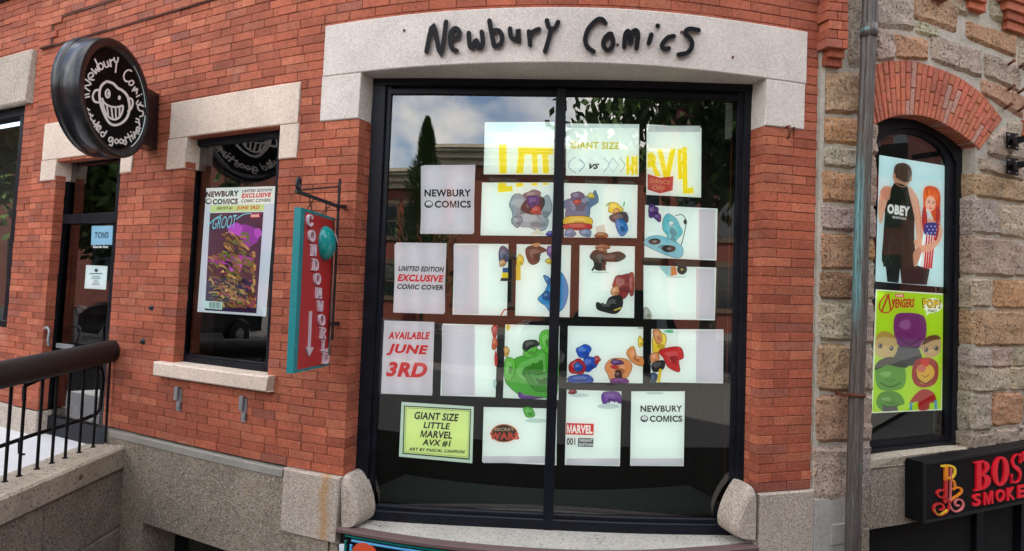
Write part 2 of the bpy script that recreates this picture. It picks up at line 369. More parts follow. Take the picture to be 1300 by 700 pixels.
# ---- drawing on surfaces (lettering, prints) : canvas coordinates are measured on the photograph, then carried to the real surface
def smooth_pts(pts, k=4, closed=False):
    if len(pts) < 3: return pts
    out = []; n_ = len(pts)
    for i in range(n_ if closed else n_-1):
        p0 = pts[(i-1) % n_] if closed or i > 0 else pts[0]; p1 = pts[i]; p2 = pts[(i+1) % n_]; p3 = pts[(i+2) % n_] if closed or i+2 < n_ else pts[-1]
        for j in range(k):
            t_ = j/k
            out.append(tuple(.5*((2*b_)+(-a_+c_)*t_+(2*a_-5*b_+4*c_-d_)*t_*t_+(-a_+3*b_-3*c_+d_)*t_**3) for a_, b_, c_, d_ in zip(p0, p1, p2, p3)))
    if not closed: out.append(pts[-1])
    return out
def ribbon(pts, w, cap=4):
    n_ = len(pts); Lf = []; Rt = []; ws_ = w if isinstance(w, list) else [w]*n_
    for i in range(n_):
        a = pts[max(i-1, 0)]; b_ = pts[min(i+1, n_-1)]
        dx, dy = b_[0]-a[0], b_[1]-a[1]; l_ = math.hypot(dx, dy) or 1
        nx, ny = -dy/l_*ws_[i]/2, dx/l_*ws_[i]/2
        Lf.append((pts[i][0]+nx, pts[i][1]+ny)); Rt.append((pts[i][0]-nx, pts[i][1]-ny))
    vs = Lf+Rt; fs = [(i, i+1, n_+i+1, n_+i) for i in range(n_-1)]
    outline = list(range(n_))
    def capf(c, frm, to, ws):
        a0 = math.atan2(frm[1]-c[1], frm[0]-c[0]); a1 = math.atan2(to[1]-c[1], to[0]-c[0])
        while a1 > a0: a1 -= 2*math.pi
        return [(c[0]+math.cos(a0+(a1-a0)*k/cap)*ws/2, c[1]+math.sin(a0+(a1-a0)*k/cap)*ws/2) for k in range(1, cap)]
    if cap:
        c1 = capf(pts[-1], Lf[-1], Rt[-1], ws_[-1]); k0 = len(vs); vs += c1; i1 = list(range(k0, k0+len(c1)))
        fs.append(tuple([n_-1]+i1+[2*n_-1])); outline += i1
        outline += list(range(2*n_-1, n_-1, -1))
        c2 = capf(pts[0], Rt[0], Lf[0], ws_[0]); k0 = len(vs); vs += c2; i2 = list(range(k0, k0+len(c2)))
        fs.append(tuple([n_]+i2+[0])); outline += i2
    else: outline += list(range(2*n_-1, n_-1, -1))
    return vs, fs, outline
_tc = {}
def text_geo(txt, bold=.0, shear=0.):
    k = (txt, bold, shear)
    if k not in _tc:
        c = bpy.data.curves.new('t', 'FONT'); c.body = txt; c.offset = bold; c.shear = shear; c.resolution_u = 3
        c.space_character = 1+bold*2.2
        o = bpy.data.objects.new('t', c); COL.objects.link(o)
        nm = 0
        for i_, ch_ in enumerate(txt):
            if ch_ == 'M': nm += 1; c.body_format[i_].material_index = nm
        for i_ in range(nm+1): c.materials.append(M['print'])
        dg = bpy.context.evaluated_depsgraph_get(); me = bpy.data.meshes.new_from_object(o.evaluated_get(dg))
        v = [(p.co.x, p.co.y) for p in me.vertices]; f = []; ms = {}
        for p in me.polygons:
            if p.material_index: ms.setdefault(p.material_index, set()).update(p.vertices)
            else: f.append(tuple(p.vertices))
        for k_, vi in ms.items():      # a clearer capital M than the built-in one
            xs = [v[i_][0] for i_ in vi]; ys = [v[i_][1] for i_ in vi]; x0, x1, y0, y1 = min(xs), max(xs), min(ys), max(ys); hh_ = y1-y0; ww_ = x1-x0-shear*hh_; k0 = len(v)
            pl = [(0, 0), (.17, 0), (.17, .66), (.42, .0), (.58, .0), (.83, .66), (.83, 0), (1, 0), (1, 1), (.76, 1), (.5, .3), (.24, 1), (0, 1)]
            v += [(x0+a_*ww_+shear*b_*hh_, y0+b_*hh_) for a_, b_ in pl]; f.append(tuple(range(k0, k0+len(pl))))
        used = sorted({i_ for q_ in f for i_ in q_}); mp_ = {i_: n_ for n_, i_ in enumerate(used)}
        v = np.array([v[i_] for i_ in used]); f = [tuple(mp_[i_] for i_ in q_) for q_ in f]
        v -= v.min(0); v /= v.max(0)
        bpy.data.objects.remove(o); bpy.data.curves.remove(c); bpy.data.meshes.remove(me)
        _tc[k] = (v, f)
    return _tc[k]
def bil(q_, s_, t_):   # q = TL,TR,BR,BL
    return tuple((1-s_)*(1-t_)*a+s_*(1-t_)*b_+s_*t_*c+(1-s_)*t_*d_ for a, b_, c, d_ in zip(*q_))
class Canvas:
    def __init__(s, fn): s.fn = fn; s.mb = MB(); s.k = 0
    def lay(s): s.k += 1; return .0012+s.k*.00008
    def poly(s, pts, col, mi=0, smooth=False):
        if smooth: pts = smooth_pts(pts, 4, True)
        o = s.lay(); s.mb.add([s.fn(x, y, o) for x, y in pts], [tuple(range(len(pts)))], s2l(col), mi)
    def rect(s, x0, y0, x1, y1, col, mi=0): s.poly([(x0, y0), (x1, y0), (x1, y1), (x0, y1)], col, mi)
    def ell(s, cx, cy, rx_, ry_, col, mi=0, wob=0., rot=0, n=22, seed=0):
        rd = random.Random(seed+int(cx*7+cy)); ph = [rd.uniform(0, 6.28) for _ in range(4)]
        pts = []
        for i in range(n):
            a = 2*math.pi*i/n; k = 1+wob*(math.sin(2*a+ph[0])*.5+math.sin(3*a+ph[1])*.6+math.sin(5*a+ph[2])*.4)
            x, y = rx_*k*math.cos(a), ry_*k*math.sin(a)
            pts.append((cx+x*math.cos(rot)-y*math.sin(rot), cy+x*math.sin(rot)+y*math.cos(rot)))
        s.poly(pts, col, mi)
    def stroke(s, pts, w, col, mi=0, sm=True, cap=4, closed=False):
        if closed: pts = pts+[pts[0]]
        if sm: pts = smooth_pts(pts, 4)
        v, f, _ = ribbon(pts, w, cap); o = s.lay()
        s.mb.add([s.fn(x, y, o) for x, y in v], f, s2l(col), mi)
    def text(s, txt, quad, col, bold=.02, shear=0., mi=0):
        if len(quad) == 4 and not isinstance(quad[0], (tuple, list)):
            x0, y0, x1, y1 = quad; quad = [(x0, y0), (x1, y0), (x1, y1), (x0, y1)]
        v, f = text_geo(txt, bold, shear); o = s.lay()
        s.mb.add([s.fn(*bil(quad, a, 1-b_), o) for a, b_ in v], f, s2l(col), mi)
    def raised(s, pts, w, h, col=(255, 255, 255), mi=0, sm=True, cap=4):
        if sm: pts = smooth_pts(pts, 4)
        v, f, ol = ribbon(pts, w, cap); n_ = len(v); o = s.lay()
        s.mb.add([s.fn(x, y, h+o) for x, y in v]+[s.fn(x, y, 0) for x, y in v], list(f)+[(ol[i], ol[i]+n_, ol[(i+1) % len(ol)]+n_, ol[(i+1) % len(ol)]) for i in range(len(ol))], s2l(col), mi)
    def raised_poly(s, pts, h, col=(255, 255, 255), mi=0):
        n_ = len(pts); s.mb.add([s.fn(x, y, h) for x, y in pts]+[s.fn(x, y, 0) for x, y in pts], [tuple(range(n_))]+[(i, i+n_, (i+1) % n_+n_, (i+1) % n_) for i in range(n_)], s2l(col), mi)
    def raised_text(s, txt, quad, h, col, bold=.02, shear=0., mi=0):
        v, f = text_geo(txt, bold, shear); n_ = len(v)
        from collections import Counter
        ec = Counter(); 
        for fc in f:
            for i in range(len(fc)): ec[frozenset((fc[i], fc[(i+1) % len(fc)]))] += 1
        wl = [tuple(e_) for e_, c_ in ec.items() if c_ == 1]
        top = [s.fn(*bil(quad, a, 1-b_), h) for a, b_ in v]; bot = [s.fn(*bil(quad, a, 1-b_), 0) for a, b_ in v]
        s.mb.add(top+bot, list(f)+[(a, b_, b_+n_, a+n_) for a, b_ in wl], s2l(col), mi)
def plane_fn(quad, corners):
    """pixel -> point on the flat sheet whose pixel corners are quad and real corners are corners (TL,TR,BR,BL)"""
    c = [Vector(p) for p in corners]; nrm = (c[1]-c[0]).cross(c[3]-c[0]).normalized()
    eye = Vector((0, 0, ZC)); dv = c[2]-eye; c[2] = eye+dv*((c[0]-eye).dot(nrm)/dv.dot(nrm))      # the sheet is flat: fourth corner brought into its plane
    if nrm.dot(Vector((0, 0, ZC))-c[0]) < 0: nrm = -nrm
    q4 = np.array(quad, float)
    # homography pixel -> unit square
    Am = []; bm = []
    for (x, y), (a, b_) in zip(quad, ((0, 0), (1, 0), (1, 1), (0, 1))):
        Am += [[x, y, 1, 0, 0, 0, -a*x, -a*y], [0, 0, 0, x, y, 1, -b_*x, -b_*y]]; bm += [a, b_]
    h_ = [float(v) for v in np.linalg.solve(np.array(Am, float), np.array(bm, float))]
    def fn(x, y, o=0.):
        w_ = h_[6]*x+h_[7]*y+1; s_ = (h_[0]*x+h_[1]*y+h_[2])/w_; t_ = (h_[3]*x+h_[4]*y+h_[5])/w_
        p = c[0]*(1-s_)*(1-t_)+c[1]*s_*(1-t_)+c[2]*s_*t_+c[3]*(1-s_)*t_
        return p+nrm*o
    return fn, nrm, c
PAPER = (240, 246, 240)
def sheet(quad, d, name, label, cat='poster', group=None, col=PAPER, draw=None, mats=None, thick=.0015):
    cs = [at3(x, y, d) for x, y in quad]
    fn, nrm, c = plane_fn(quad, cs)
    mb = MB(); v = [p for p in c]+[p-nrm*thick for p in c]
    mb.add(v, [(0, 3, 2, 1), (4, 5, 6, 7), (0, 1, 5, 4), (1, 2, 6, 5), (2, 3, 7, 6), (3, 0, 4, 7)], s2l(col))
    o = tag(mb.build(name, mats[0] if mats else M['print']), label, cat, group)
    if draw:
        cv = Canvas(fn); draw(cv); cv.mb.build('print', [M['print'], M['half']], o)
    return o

# ------------------------------------------------------------------ ground and street (the camera stands on the pavement)
def tagS(o): o['kind'] = 'structure'; return o
mb = MB(); mb.add([(-150, -150, 0), (150, -150, 0), (150, 150, 0), (-150, 150, 0)], [(0, 1, 2, 3)]); tagS(mb.build('ground', M['asphalt'], loc=(0, 0, 0)))
mb = MB(); mb.box(-60, 60, -3.2, 3.0, .2, 1.55); tagS(mb.build('pavement', M['pave'], loc=(0, 0, 1.55)))
mb = MB(); mb.box(-60, 60, -11.5, -3.2, .2, 1.42); tagS(mb.build('road', M['asphalt'], loc=(0, -7, 1.42)))
mb = MB(); mb.box(-60, 60, -15, -11.5, .2, 1.55); tagS(mb.build('far_pavement', M['pave'], loc=(0, -13, 1.55)))
mb = MB(); mb.box(-60, -8.1, 3.0, 9.0, .2, 1.42); tagS(mb.build('side_street', M['asphalt'], loc=(-20, 5, 1.42)))

# ------------------------------------------------------------------ the brick shop building
HC = 2.752/39                        # height of one course
ZB = -1.5161                         # underside of the lowest course
bld = thing('brick_building', 'red brick shop building with granite lintels and a wide bowed display window', 'building', (0, 4.9, 0))
UL, UR = -.2440, .3810               # main window opening
Z_LT, Z_LB, Z_CB = 1.9915, 1.5905, 1.236
U_FL, U_FR = ua(38, 250), ua(1035, 300)
def rect(u0, u1, z0, z1): return (u0, u1, z0, z1)
op_main = rect(UL, UR, -2.0, Z_LB)
wl, wr = (ua(237.5, 176)+ua(221, 457))/2, (ua(356.5, 162)+ua(339, 474))/2
WZ0, WZ1 = -.804, 1.2446
op_win = rect(wl, wr, WZ0, WZ1)
dl, dr = (ua(71, 205)+ua(55, 445))/2, (ua(153, 205)+ua(139, 420))/2
DZ0 = za(124, 566); DZ1 = (za(54, 198)+za(170, 197))/2; DZT = za(58, 158)
op_door = rect(dl, dr, DZ0-.2, DZ1)
stones = {
 'lintel': [(ua(412, 65), ua(1024, 75), Z_LB, Z_LT, 'granite_light', 24, -.5), (ua(217, 154), ua(381, 130), WZ1, 1.5769, 'granite', 6, -.25), (ua(56, 178), ua(172, 168), DZ1, DZT, 'granite', 5, -.25)],
 'corbel': [(ua(408, 125), UL, Z_CB, Z_LB-.003, 'granite_light', 2, -.5), (UR, ua(1021, 135), Z_CB, Z_LB-.003, 'granite_light', 2, -.5),
            (ua(213, 195), wl, .963, WZ1-.003, 'granite', 1, -.2), (wr, ua(379.3, 180), .963, WZ1-.003, 'granite', 1, -.2),
            (ua(52.5, 215), dl, .975, DZ1-.003, 'granite', 1, -.2), (dr, ua(169, 208), .975, DZ1-.003, 'granite', 1, -.2)]}
for nm, lst in stones.items():
    for u0, u1, z0, z1, mt, n_, db in lst:
        mb = MB(); mb.block(u0, u1, z0, z1, db, .012, n_, .007); mb.build(nm, M[mt], bld)
solid = [s_[:4] for k in stones for s_ in stones[k]]
mb = MB(); mb.block(ua(203, 467), ua(348.5, 487), -.932, -.804, -.14, .075, 5, .012); mb.build('window_sill', M['granite'], bld)

# brick lengths in the picture shrink towards the left; joints follow this running measure
LX = [-120, 0, 50, 95, 175, 230, 320, 393, 440, 560, 720, 895, 972, 1040, 1120]; LV = [12, 14.5, 16.3, 17.9, 22, 25.4, 29, 31.6, 33.6, 37, 40.4, 39.6, 38.2, 36.5, 35]
_bx = [LX[0]]; _bb = [0.]
for x in range(LX[0]+2, 1121, 2): _bx.append(x); _bb.append(_bb[-1]+2/float(np.interp(x-1, LX, LV)))
_bu = [ray(x, 372+.027*(x-650))[0] for x in _bx]
def u_of(b_): return float(np.interp(b_, _bb, _bu))
def b_of(u): return float(np.interp(u, _bu, _bb))
def sub(iv, cuts):
    for a, c in cuts:
        nx = []
        for p, q_ in iv:
            if c <= p or a >= q_: nx.append((p, q_)); continue
            if a > p: nx.append((p, a))
            if c < q_: nx.append((c, q_))
        iv = nx
    return iv
def brick_col(rd):
    r = rd.random(); k = rd.uniform(.80, 1.16)
    c = (.405, .108, .056) if r < .62 else ((.45, .137, .072) if r < .84 else ((.35, .09, .047) if r < .96 else (.33, .105, .068)))
    return tuple(v*k*.93 for v in c)
# base surface: the wall is plain up to the string course, above it steps forward
Z_S1, Z_S2 = 2.4279, 2.7034; U_S = ua(71, 40)
def dface(u, z):
    if z < Z_S1-.01: return 0.
    if z < Z_S2-.01: return .022 if u > U_S else .04
    return .04
Z_TOP = 3.15
bricks = []
rd = random.Random(3)
k0 = int(round((Z_TOP-ZB)/HC))
UBW = [ray(x, 380)[0] for x in (-40,)][0]
PROX = lambda u: qq(u)**2
for k in range(k0):
    z0, z1 = ZB+k*HC, ZB+(k+1)*HC; zm = (z0+z1)/2
    iv = [(U_FL, U_FR+.001*math.sin(k*2.1))]
    cuts = [(a, c) for a, c, e_, f_ in (op_main, op_win, op_door) if e_ < zm < f_]
    edges = [v for c in cuts for v in c]
    cuts += [(a-.0, c) for a, c, e_, f_ in solid if min(f_, z1)-max(e_, z0) > .88*HC]
    if z1 > Z_S1 and z0 < Z_S2: pass
    off = (.5 if k % 2 else 0)+rd.choice((0, 0, 0, .06, -.06))+(.25 if k % 6 == 5 else 0)
    for p, q_ in sub(iv, cuts):
        # stretcher grid starting from the left corner of every stretch of wall
        b0, b1 = b_of(p), b_of(q_)
        js = [b0]; near = any(abs(p-e_) < .004 for e_ in edges)
        x = b0+(.5 if (k % 2) else 1.) if near or b1-b0 < 4 else math.floor(b0)+off+1
        while x < b1-.30:
            if x-js[-1] > .28: js.append(x)
            x += 1+rd.uniform(-.03, .03) if rd.random() > .04 else .5
        if len(js) > 1 and b1-js[-1] < .34: js.pop()
        js.append(b1)
        for a, c in zip(js[:-1], js[1:]):
            bricks.append((u_of(a), u_of(c), z0, z1))
JT = .0035
def brick_mesh(mb, u0, u1, z0, z1, dep=.1, d=None, rd=rd, jt=JT):
    um = (u0+u1)/2; ku = qq(um); ju = jt*ku*1.15
    df = dface(um, (z0+z1)/2) if d is None else d
    df += rd.uniform(-.0022, .0022)
    ch = .0035; cu = ch*ku; dz = [rd.uniform(-.0012, .0012) for _ in range(4)]
    a, c, e_, f_ = u0+ju/2, u1-ju/2, z0+jt/2, z1-jt/2
    vs = [P(a, e_+dz[0], df-dep), P(c, e_+dz[1], df-dep), P(c, f_+dz[2], df-dep), P(a, f_+dz[3], df-dep),
          P(a, e_+dz[0], df-ch), P(c, e_+dz[1], df-ch), P(c, f_+dz[2], df-ch), P(a, f_+dz[3], df-ch)]
    t_ = [rd.uniform(-.001, .001) for _ in range(4)]
    vs += [P(a+cu, e_+ch+dz[0], df+t_[0]), P(c-cu, e_+ch+dz[1], df+t_[1]), P(c-cu, f_-ch+dz[2], df+t_[2]), P(a+cu, f_-ch+dz[3], df+t_[3])]
    fs = [(8, 9, 10, 11)]
    for i in range(4):
        j = (i+1) % 4; fs += [(4+i, 4+j, 8+j, 8+i), (i, j, 4+j, 4+i)]
    mb.add(vs, fs, brick_col(rd))
def seen(u, z, mx=30):
    X = P(u, z); yy = X[1]; b2 = rotv(0, 1, 0); v = Vector((X[0], X[1], X[2]-ZC))
    dd = v.dot(fy)
    if dd <= 0: return False
    x, y = 650+F*v.dot(rx)/dd, 350-F*v.dot(uz)/dd
    return 6 < x < 1294 and 6 < y < 694
def area(b_): return (b_of(b_[1])-b_of(b_[0]))*qq((b_[0]+b_[1])/2)**2 if seen((b_[0]+b_[1])/2, (b_[2]+b_[3])/2) else 0
order = sorted(range(len(bricks)), key=lambda i: -area(bricks[i]))
solo = set(order[:296])
rest = MB()
for i, b_ in enumerate(bricks):
    if i in solo:
        mb = MB(); brick_mesh(mb, *b_); mb.build('brick', M['brick'], bld)
    else: brick_mesh(rest, *b_)
# the returns of the two piers beside the big window, bonded course by course
def ret_brick(mb, ue, side, z0, z1, da, db):
    h_ = JT/2; ue += -side*.002*0
    def q_(z, d, ins): return P(ue+side*(.05-ins)*qq(ue)*0+side*(-ins)*qq(ue), z, d)
    ch = .003
    vs = [q_(z0+h_, da-h_, .09), q_(z0+h_, db+h_, .09), q_(z1-h_, db+h_, .09), q_(z1-h_, da-h_, .09),
          q_(z0+h_, da-h_, ch), q_(z0+h_, db+h_, ch), q_(z1-h_, db+h_, ch), q_(z1-h_, da-h_, ch),
          q_(z0+h_+ch, da-h_-ch, 0), q_(z0+h_+ch, db+h_+ch, 0), q_(z1-h_-ch, db+h_+ch, 0), q_(z1-h_-ch, da-h_-ch, 0)]
    fs = [(8, 9, 10, 11)]
    for i in range(4):
        j = (i+1) % 4; fs += [(4+i, 4+j, 8+j, 8+i), (i, j, 4+j, 4+i)]
    mb.add(vs, fs, brick_col(rd))
for k in range(39):
    z0, z1 = ZB+k*HC, ZB+(k+1)*HC
    for ue, side in ((UL, 1), (UR, -1)):
        cuts_ = (-.101, -.31, -.42) if k % 2 else (-.101, -.205, -.42)
        for a, c in zip(cuts_[:-1], cuts_[1:]): ret_brick(rest, ue, side, z0, z1, a, c)
tag(rest.build('brick', M['brick'], bld), kind='stuff')

# mortar bed behind the bricks, cut out at the openings
def cells(us, zs, holes, fn):
    us = sorted(set(us)); zs = sorted(set(zs))
    for a, c in zip(us[:-1], us[1:]):
        for e_, f_ in zip(zs[:-1], zs[1:]):
            um, zm = (a+c)/2, (e_+f_)/2
            if c-a < 1e-6 or f_-e_ < 1e-6: continue
            if not any(h_[0] < um < h_[1] and h_[2] < zm < h_[3] for h_ in holes): fn(a, c, e_, f_)
mb = MB()
def bed(a, c, e_, f_):
    n_ = max(1, int((c-a)/.03)); um, zm = (a+c)/2, (e_+f_)/2
    mb.block(a, c, e_, f_, -.42, dface(um, zm)-.0065, n_, .0)
inset = .004
holes = [(o_[0]-inset, o_[1]+inset, o_[2]-.03, o_[3]+.03) for o_ in (op_main, op_win, op_door)]
cells([U_FL, U_FR, U_S]+[v for o_ in holes for v in o_[:2]], [ZB, Z_S1, Z_S2, Z_TOP]+[v for o_ in holes for v in o_[2:] if v > ZB], holes, bed)
mb.build('mortar_bed', M['brick_mortar'], bld)
# plain unseen upper storey, its height set to shade the street
mb = MB(); mb.block(ua(-260, 300), ua(1600, 300) if False else .98, Z_TOP, 15, -.5, .04, 24, .0); mb.build('upper_shade_wall', M['brick_mortar'], bld)

# foundation, granite base blocks and basement window
ub0, ub1 = ua(186, 662), ua(420, 690)
bz = -2.307
mb = MB()
def fnd(a, c, e_, f_): mb.block(a, c, e_, f_, -.5, .035, max(1, int((c-a)/.04)), .0)
u_g = ua(363, 640)
cells([ua(158, 620)-.03, u_g, ub0, ub1], [-3.3, -3.0, bz, -1.601], [(ub0, ub1, -3.0, bz)], fnd)
mb.build('foundation_wall', M['aggregate'], bld)
mb = MB(); mb.block(ua(139, 545), u_g-.002, -1.60, -1.532, -.3, .040, 10, .006); mb.build('foundation_ledge', M['lead'], bld)
mb = MB(); mb.block(u_g-.001, UL, -2.02, ZB-.003, -.4, .048, 3, .01); mb.build('base_stone', M['granite_stain'], bld)
mb = MB(); mb.block(ub1+.001, UL, -3.3, -2.023, -.4, .03, 3, .006); mb.build('base_stone', M['aggregate'], bld)
mb = MB(); mb.block(UR, U_FR+.004, -2.6, ZB-.003, -.4, .022, 2, .012); mb.build('base_stone', M['granite_rough'], bld)
mb = MB(); mb.block(ub0, ub1, -3.0, bz, -.34, -.3, 4, 0); bw = mb.build('basement_window', M['frame'], bld)
mb = MB()
for a, c in ((ub0+.022, (ub0+ub1)/2-.006), ((ub0+ub1)/2+.006, ub1-.01)): mb.block(a, c, -2.95, bz-.06, -.299, -.297, 2, 0)
mb.build('pane', M['glass'], bw)
mb = MB(); mb.block(UL, UR, -3.3, -2.6, -.4, -.06, 10, 0); mb.build('foundation_wall', M['aggregate'], bld)
# foundation left of the door
ulf = U_FL
mb = MB(); mb.block(ulf, dl, -3.3, -1.53, -.4, .01, 3, .01); mb.build('base_stone', M['granite_rough'], bld)
# stone sill under the big window, guard stones in its corners
mb = MB()
sl = MB(); sl.block(UL, UR, -2.06, -1.8925, -.62, .012, 24, .012); sl.build('window_sill', M['sill'], bld)
def guard(px, anchor, label):
    mb = MB(); lay = []
    base = [at(x, y, 0) for x, y in px]; n_ = len(base); ax_, az_ = at(*anchor, 0)
    ds = [(-.20, 1.), (-.06, 1.), (-.02, .985), (.005, .95), (.018, .89), (.024, .8)]
    vs = []
    for d_, k in ds: vs += [P(ax_+(u-ax_)*k, az_+(z-az_)*k, d_) for u, z in base]
    fs = [(i+j*n_, (i+1) % n_+j*n_, (i+1) % n_+(j+1)*n_, i+(j+1)*n_) for j in range(len(ds)-1) for i in range(n_)]
    mb.add(vs, fs, smooth=True); mb.add(vs[-n_:], [tuple(range(n_))])
    tag(mb.build('guard_stone', M['granite_rough'], None), label, 'guard stone', 'rounded granite stones at the window corners')
guard(smooth_pts([(435, 605), (438, 602), (443, 605), (448, 614), (453, 627), (457, 643), (458, 658), (453, 668), (436, 669)], 3), (436, 665), 'rounded granite guard stone at the left foot of the big display window')
guard(smooth_pts([(958, 621), (955, 617), (950, 620), (944, 629), (937, 643), (932, 657), (930, 671), (935, 682), (957, 685)], 3), (956, 682), 'rounded speckled granite guard stone at the right foot of the big display window')

# ------------------------------------------------------------------ the big display window
UC, UH = (UL+UR)/2, (UR-UL)/2
def dwin(off=0.): return lambda u: -.43+.225*min(((u-UC)/UH)**2, 1.4)+off
fr = thing('shop_window', None, None); del fr['label']; del fr['category']; fr.parent = bld; fr.location = Vector((0, 0, ZC-1.9))
NS = 24
ZG0, ZG1 = -1.775, 1.475        # glass edges
fl, frr = ua(487, 300, dwin()), ua(934, 300, dwin())
fl = (ua(497, 145, dwin())+ua(478, 600, dwin()))/2; frr = (ua(934, 150, dwin())+ua(925, 640, dwin()))/2
mu0, mu1 = (ua(702, 140, dwin())+ua(693, 655, dwin()))/2, (ua(716, 140, dwin())+ua(705, 655, dwin()))/2
mb = MB()
mb.block(UL-.01, UR+.01, ZG1+.06, Z_LB+.02, dwin(-.08), dwin(.05), NS, .006)
mb.block(UL-.01, UR+.01, ZG1-.004, ZG1+.045, dwin(-.06), dwin(.02), NS, .006)
mb.block(UL-.01, UR+.01, ZG1+.02, ZG1+.07, dwin(-.06), dwin(-.005), NS, .0)
mb.block(UL-.01, UR+.01, -1.895, ZG0-.035, dwin(-.08), dwin(.05), NS, .008)
mb.block(UL-.01, UR+.01, ZG0-.05, ZG0, dwin(-.06), dwin(.025), NS, .008)
mb.block(UL-.002, fl-.006, -1.895, Z_LB, dwin(-.08), dwin(.045), 2, .006)
mb.block(UL-.002, fl, -1.895, Z_LB, dwin(-.05), dwin(.018), 2, .004)
mb.block(frr+.006, UR+.002, -1.895, Z_LB, dwin(-.08), dwin(.045), 2, .006)
mb.block(frr, UR+.002, -1.895, Z_LB, dwin(-.05), dwin(.018), 2, .004)
mb.build('frame', M['frame'], fr)
mb = MB(); mb.block(mu0, mu1, -1.895, ZG1+.05, dwin(-.06), dwin(.055), 1, .006); mb.build('mullion', M['frame'], fr)
def pane(u0, u1, z0, z1, dd, parent, n_=14, name='pane'):
    mb = MB(); vs = []
    for i in range(n_+1):
        u = u0+(u1-u0)*i/n_; vs += [P(u, z0, dd), P(u, z1, dd)]
    mb.add(vs, [(2*i, 2*i+2, 2*i+3, 2*i+1) for i in range(n_)], smooth=True)
    return mb.build(name, M['glass'], parent)
pane(fl, mu0, ZG0, ZG1, dwin(0), fr); pane(mu1, frr, ZG0, ZG1, dwin(0), fr)
# display space behind the glass: carpeted ledge, dark board
mb = MB(); mb.block(UL-.02, UR+.02, -1.9, -1.80, -1.12, dwin(-.07), NS, 0); mb.build('display_ledge', M['ledge'], bld)
mb = MB()
mb.block(UL-.05, UR+.05, -2.0, 1.9, -1.3, -1.1, NS, 0)
mb.block(UL-.07, UL-.03, -2.0, 1.9, -1.12, -.4, 2, 0); mb.block(UR+.03, UR+.07, -2.0, 1.9, -1.12, -.4, 2, 0)
mb.block(UL-.05, UR+.05, 1.62, 1.9, -1.2, -.5, NS, 0)
mb.build('display_back', M['inner'], bld)
# rooms behind left window and door
for u0, u1, z0, z1 in ((wl-.03, wr+.03, WZ0-.1, WZ1+.1), (dl-.03, dr+.03, DZ0-.1, DZ1+.1)):
    mb = MB(); mb.block(u0, u1, z0, z1, -1.5, -1.4, 4, 0)
    mb.block(u0-.03, u0, z0, z1, -1.5, -.41, 1, 0); mb.block(u1, u1+.03, z0, z1, -1.5, -.41, 1, 0)
    mb.block(u0, u1, z1, z1+.1, -1.5, -.41, 4, 0); mb.block(u0, u1, z0-.1, z0, -1.5, -.41, 4, 0)
    mb.build('dim_room', M['room'], bld)

# left window
dW = -.13
lw = thing('sash_window', None, None); del lw['label']; del lw['category']; lw.parent = bld; lw.location = Vector((0, 0, ZC-.8))
gl, gr = (ua(253.6, 187, dW)+ua(235, 448, dW))/2, (ua(353.8, 181, dW)+ua(339.5, 463, dW))/2
gz0, gz1 = (za(235, 448, dW)+za(339, 462, dW))/2, (za(253, 186, dW)+za(353, 178, dW))/2
mb = MB()
def frame_rect(mb, u0, u1, z0, z1, g0, g1, h0, h1, d, dep=.06, step=.014):
    ku = qq((u0+u1)/2)
    for s0, s1, t0, t1, dd in ((u0, g0-.012*ku, z0, z1, d+.035), (g0-.014*ku, g0, z0, z1, d+.035-step)): mb.block(s0, s1, t0, t1, d-dep, dd, 1, .004)
    for s0, s1, t0, t1, dd in ((g1+.012*ku, u1, z0, z1, d+.035), (g1, g1+.014*ku, z0, z1, d+.035-step)): mb.block(s0, s1, t0, t1, d-dep, dd, 1, .004)
    for t0, t1, dd in ((h1+.012, z1, d+.032), (h1, h1+.014, d+.032-step), (z0, h0-.02, d+.032), (h0-.022, h0, d+.032-step)): mb.block(g0-.01*ku, g1+.01*ku, t0, t1, d-dep, dd, 3, .004)
frame_rect(mb, wl-.002, wr+.002, WZ0, WZ1, gl, gr, gz0, gz1, dW)
mb.build('frame', M['frame'], lw); pane(gl-.002, gr+.002, gz0-.01, gz1+.01, dW, lw, 5)

# door with transom light
dD = -.15
dz_t0, dz_t1 = za(115, 284, dD), za(115, 272, dD)
dgl, dgr = (ua(81, 205, dD)+ua(63, 420, dD))/2, (ua(148, 290, dD)+ua(136, 425, dD))/2
dor = thing('shop_door', None, None); del dor['label']; del dor['category']; dor.parent = bld; dor.location = Vector((0, 0, ZC+DZ0))
mb = MB()
ku = qq(dl)
mb.block(dl-.002, dgl-.03, DZ0-.05, DZ1, dD-.1, dD+.07, 1, .005); mb.block(dgl-.031, dgl, DZ0-.05, DZ1, dD-.1, dD+.03, 1, .005)
mb.block(dgr+.012, dr+.002, DZ0-.05, DZ1, dD-.1, dD+.07, 1, .005); mb.block(dgr, dgr+.013, DZ0-.05, DZ1, dD-.1, dD+.03, 1, .005)
mb.block(dl, dr, za(110, 206, dD), DZ1, dD-.1, dD+.06, 3, .005)
mb.block(dl, dr, dz_t0, dz_t1, dD-.1, dD+.055, 3, .005); mb.block(dl, dr, DZ0-.1, DZ0+.14, dD-.1, dD+.045, 3, .005)
mb.build('frame', M['frame'], dor)
pane(dgl, dgr, dz_t1, za(110, 205, dD), dD, dor, 3); pane(dgl, dgr, DZ0+.12, dz_t0, dD+.005, dor, 3)
mb = MB(); hp = [at3(62, 439, dD+.07), at3(62, 438, dD+.14), at3(61, 432, dD+.16), at3(62.5, 421, dD+.16), at3(60, 416, dD+.155), at3(57, 417, dD+.14), at3(57, 420, dD+.07)]
mb.tube([Vector(p) for p in smooth_pts([tuple(p) for p in hp], 3)], .013, 8); mb.build('handle', M['steel'], dor)
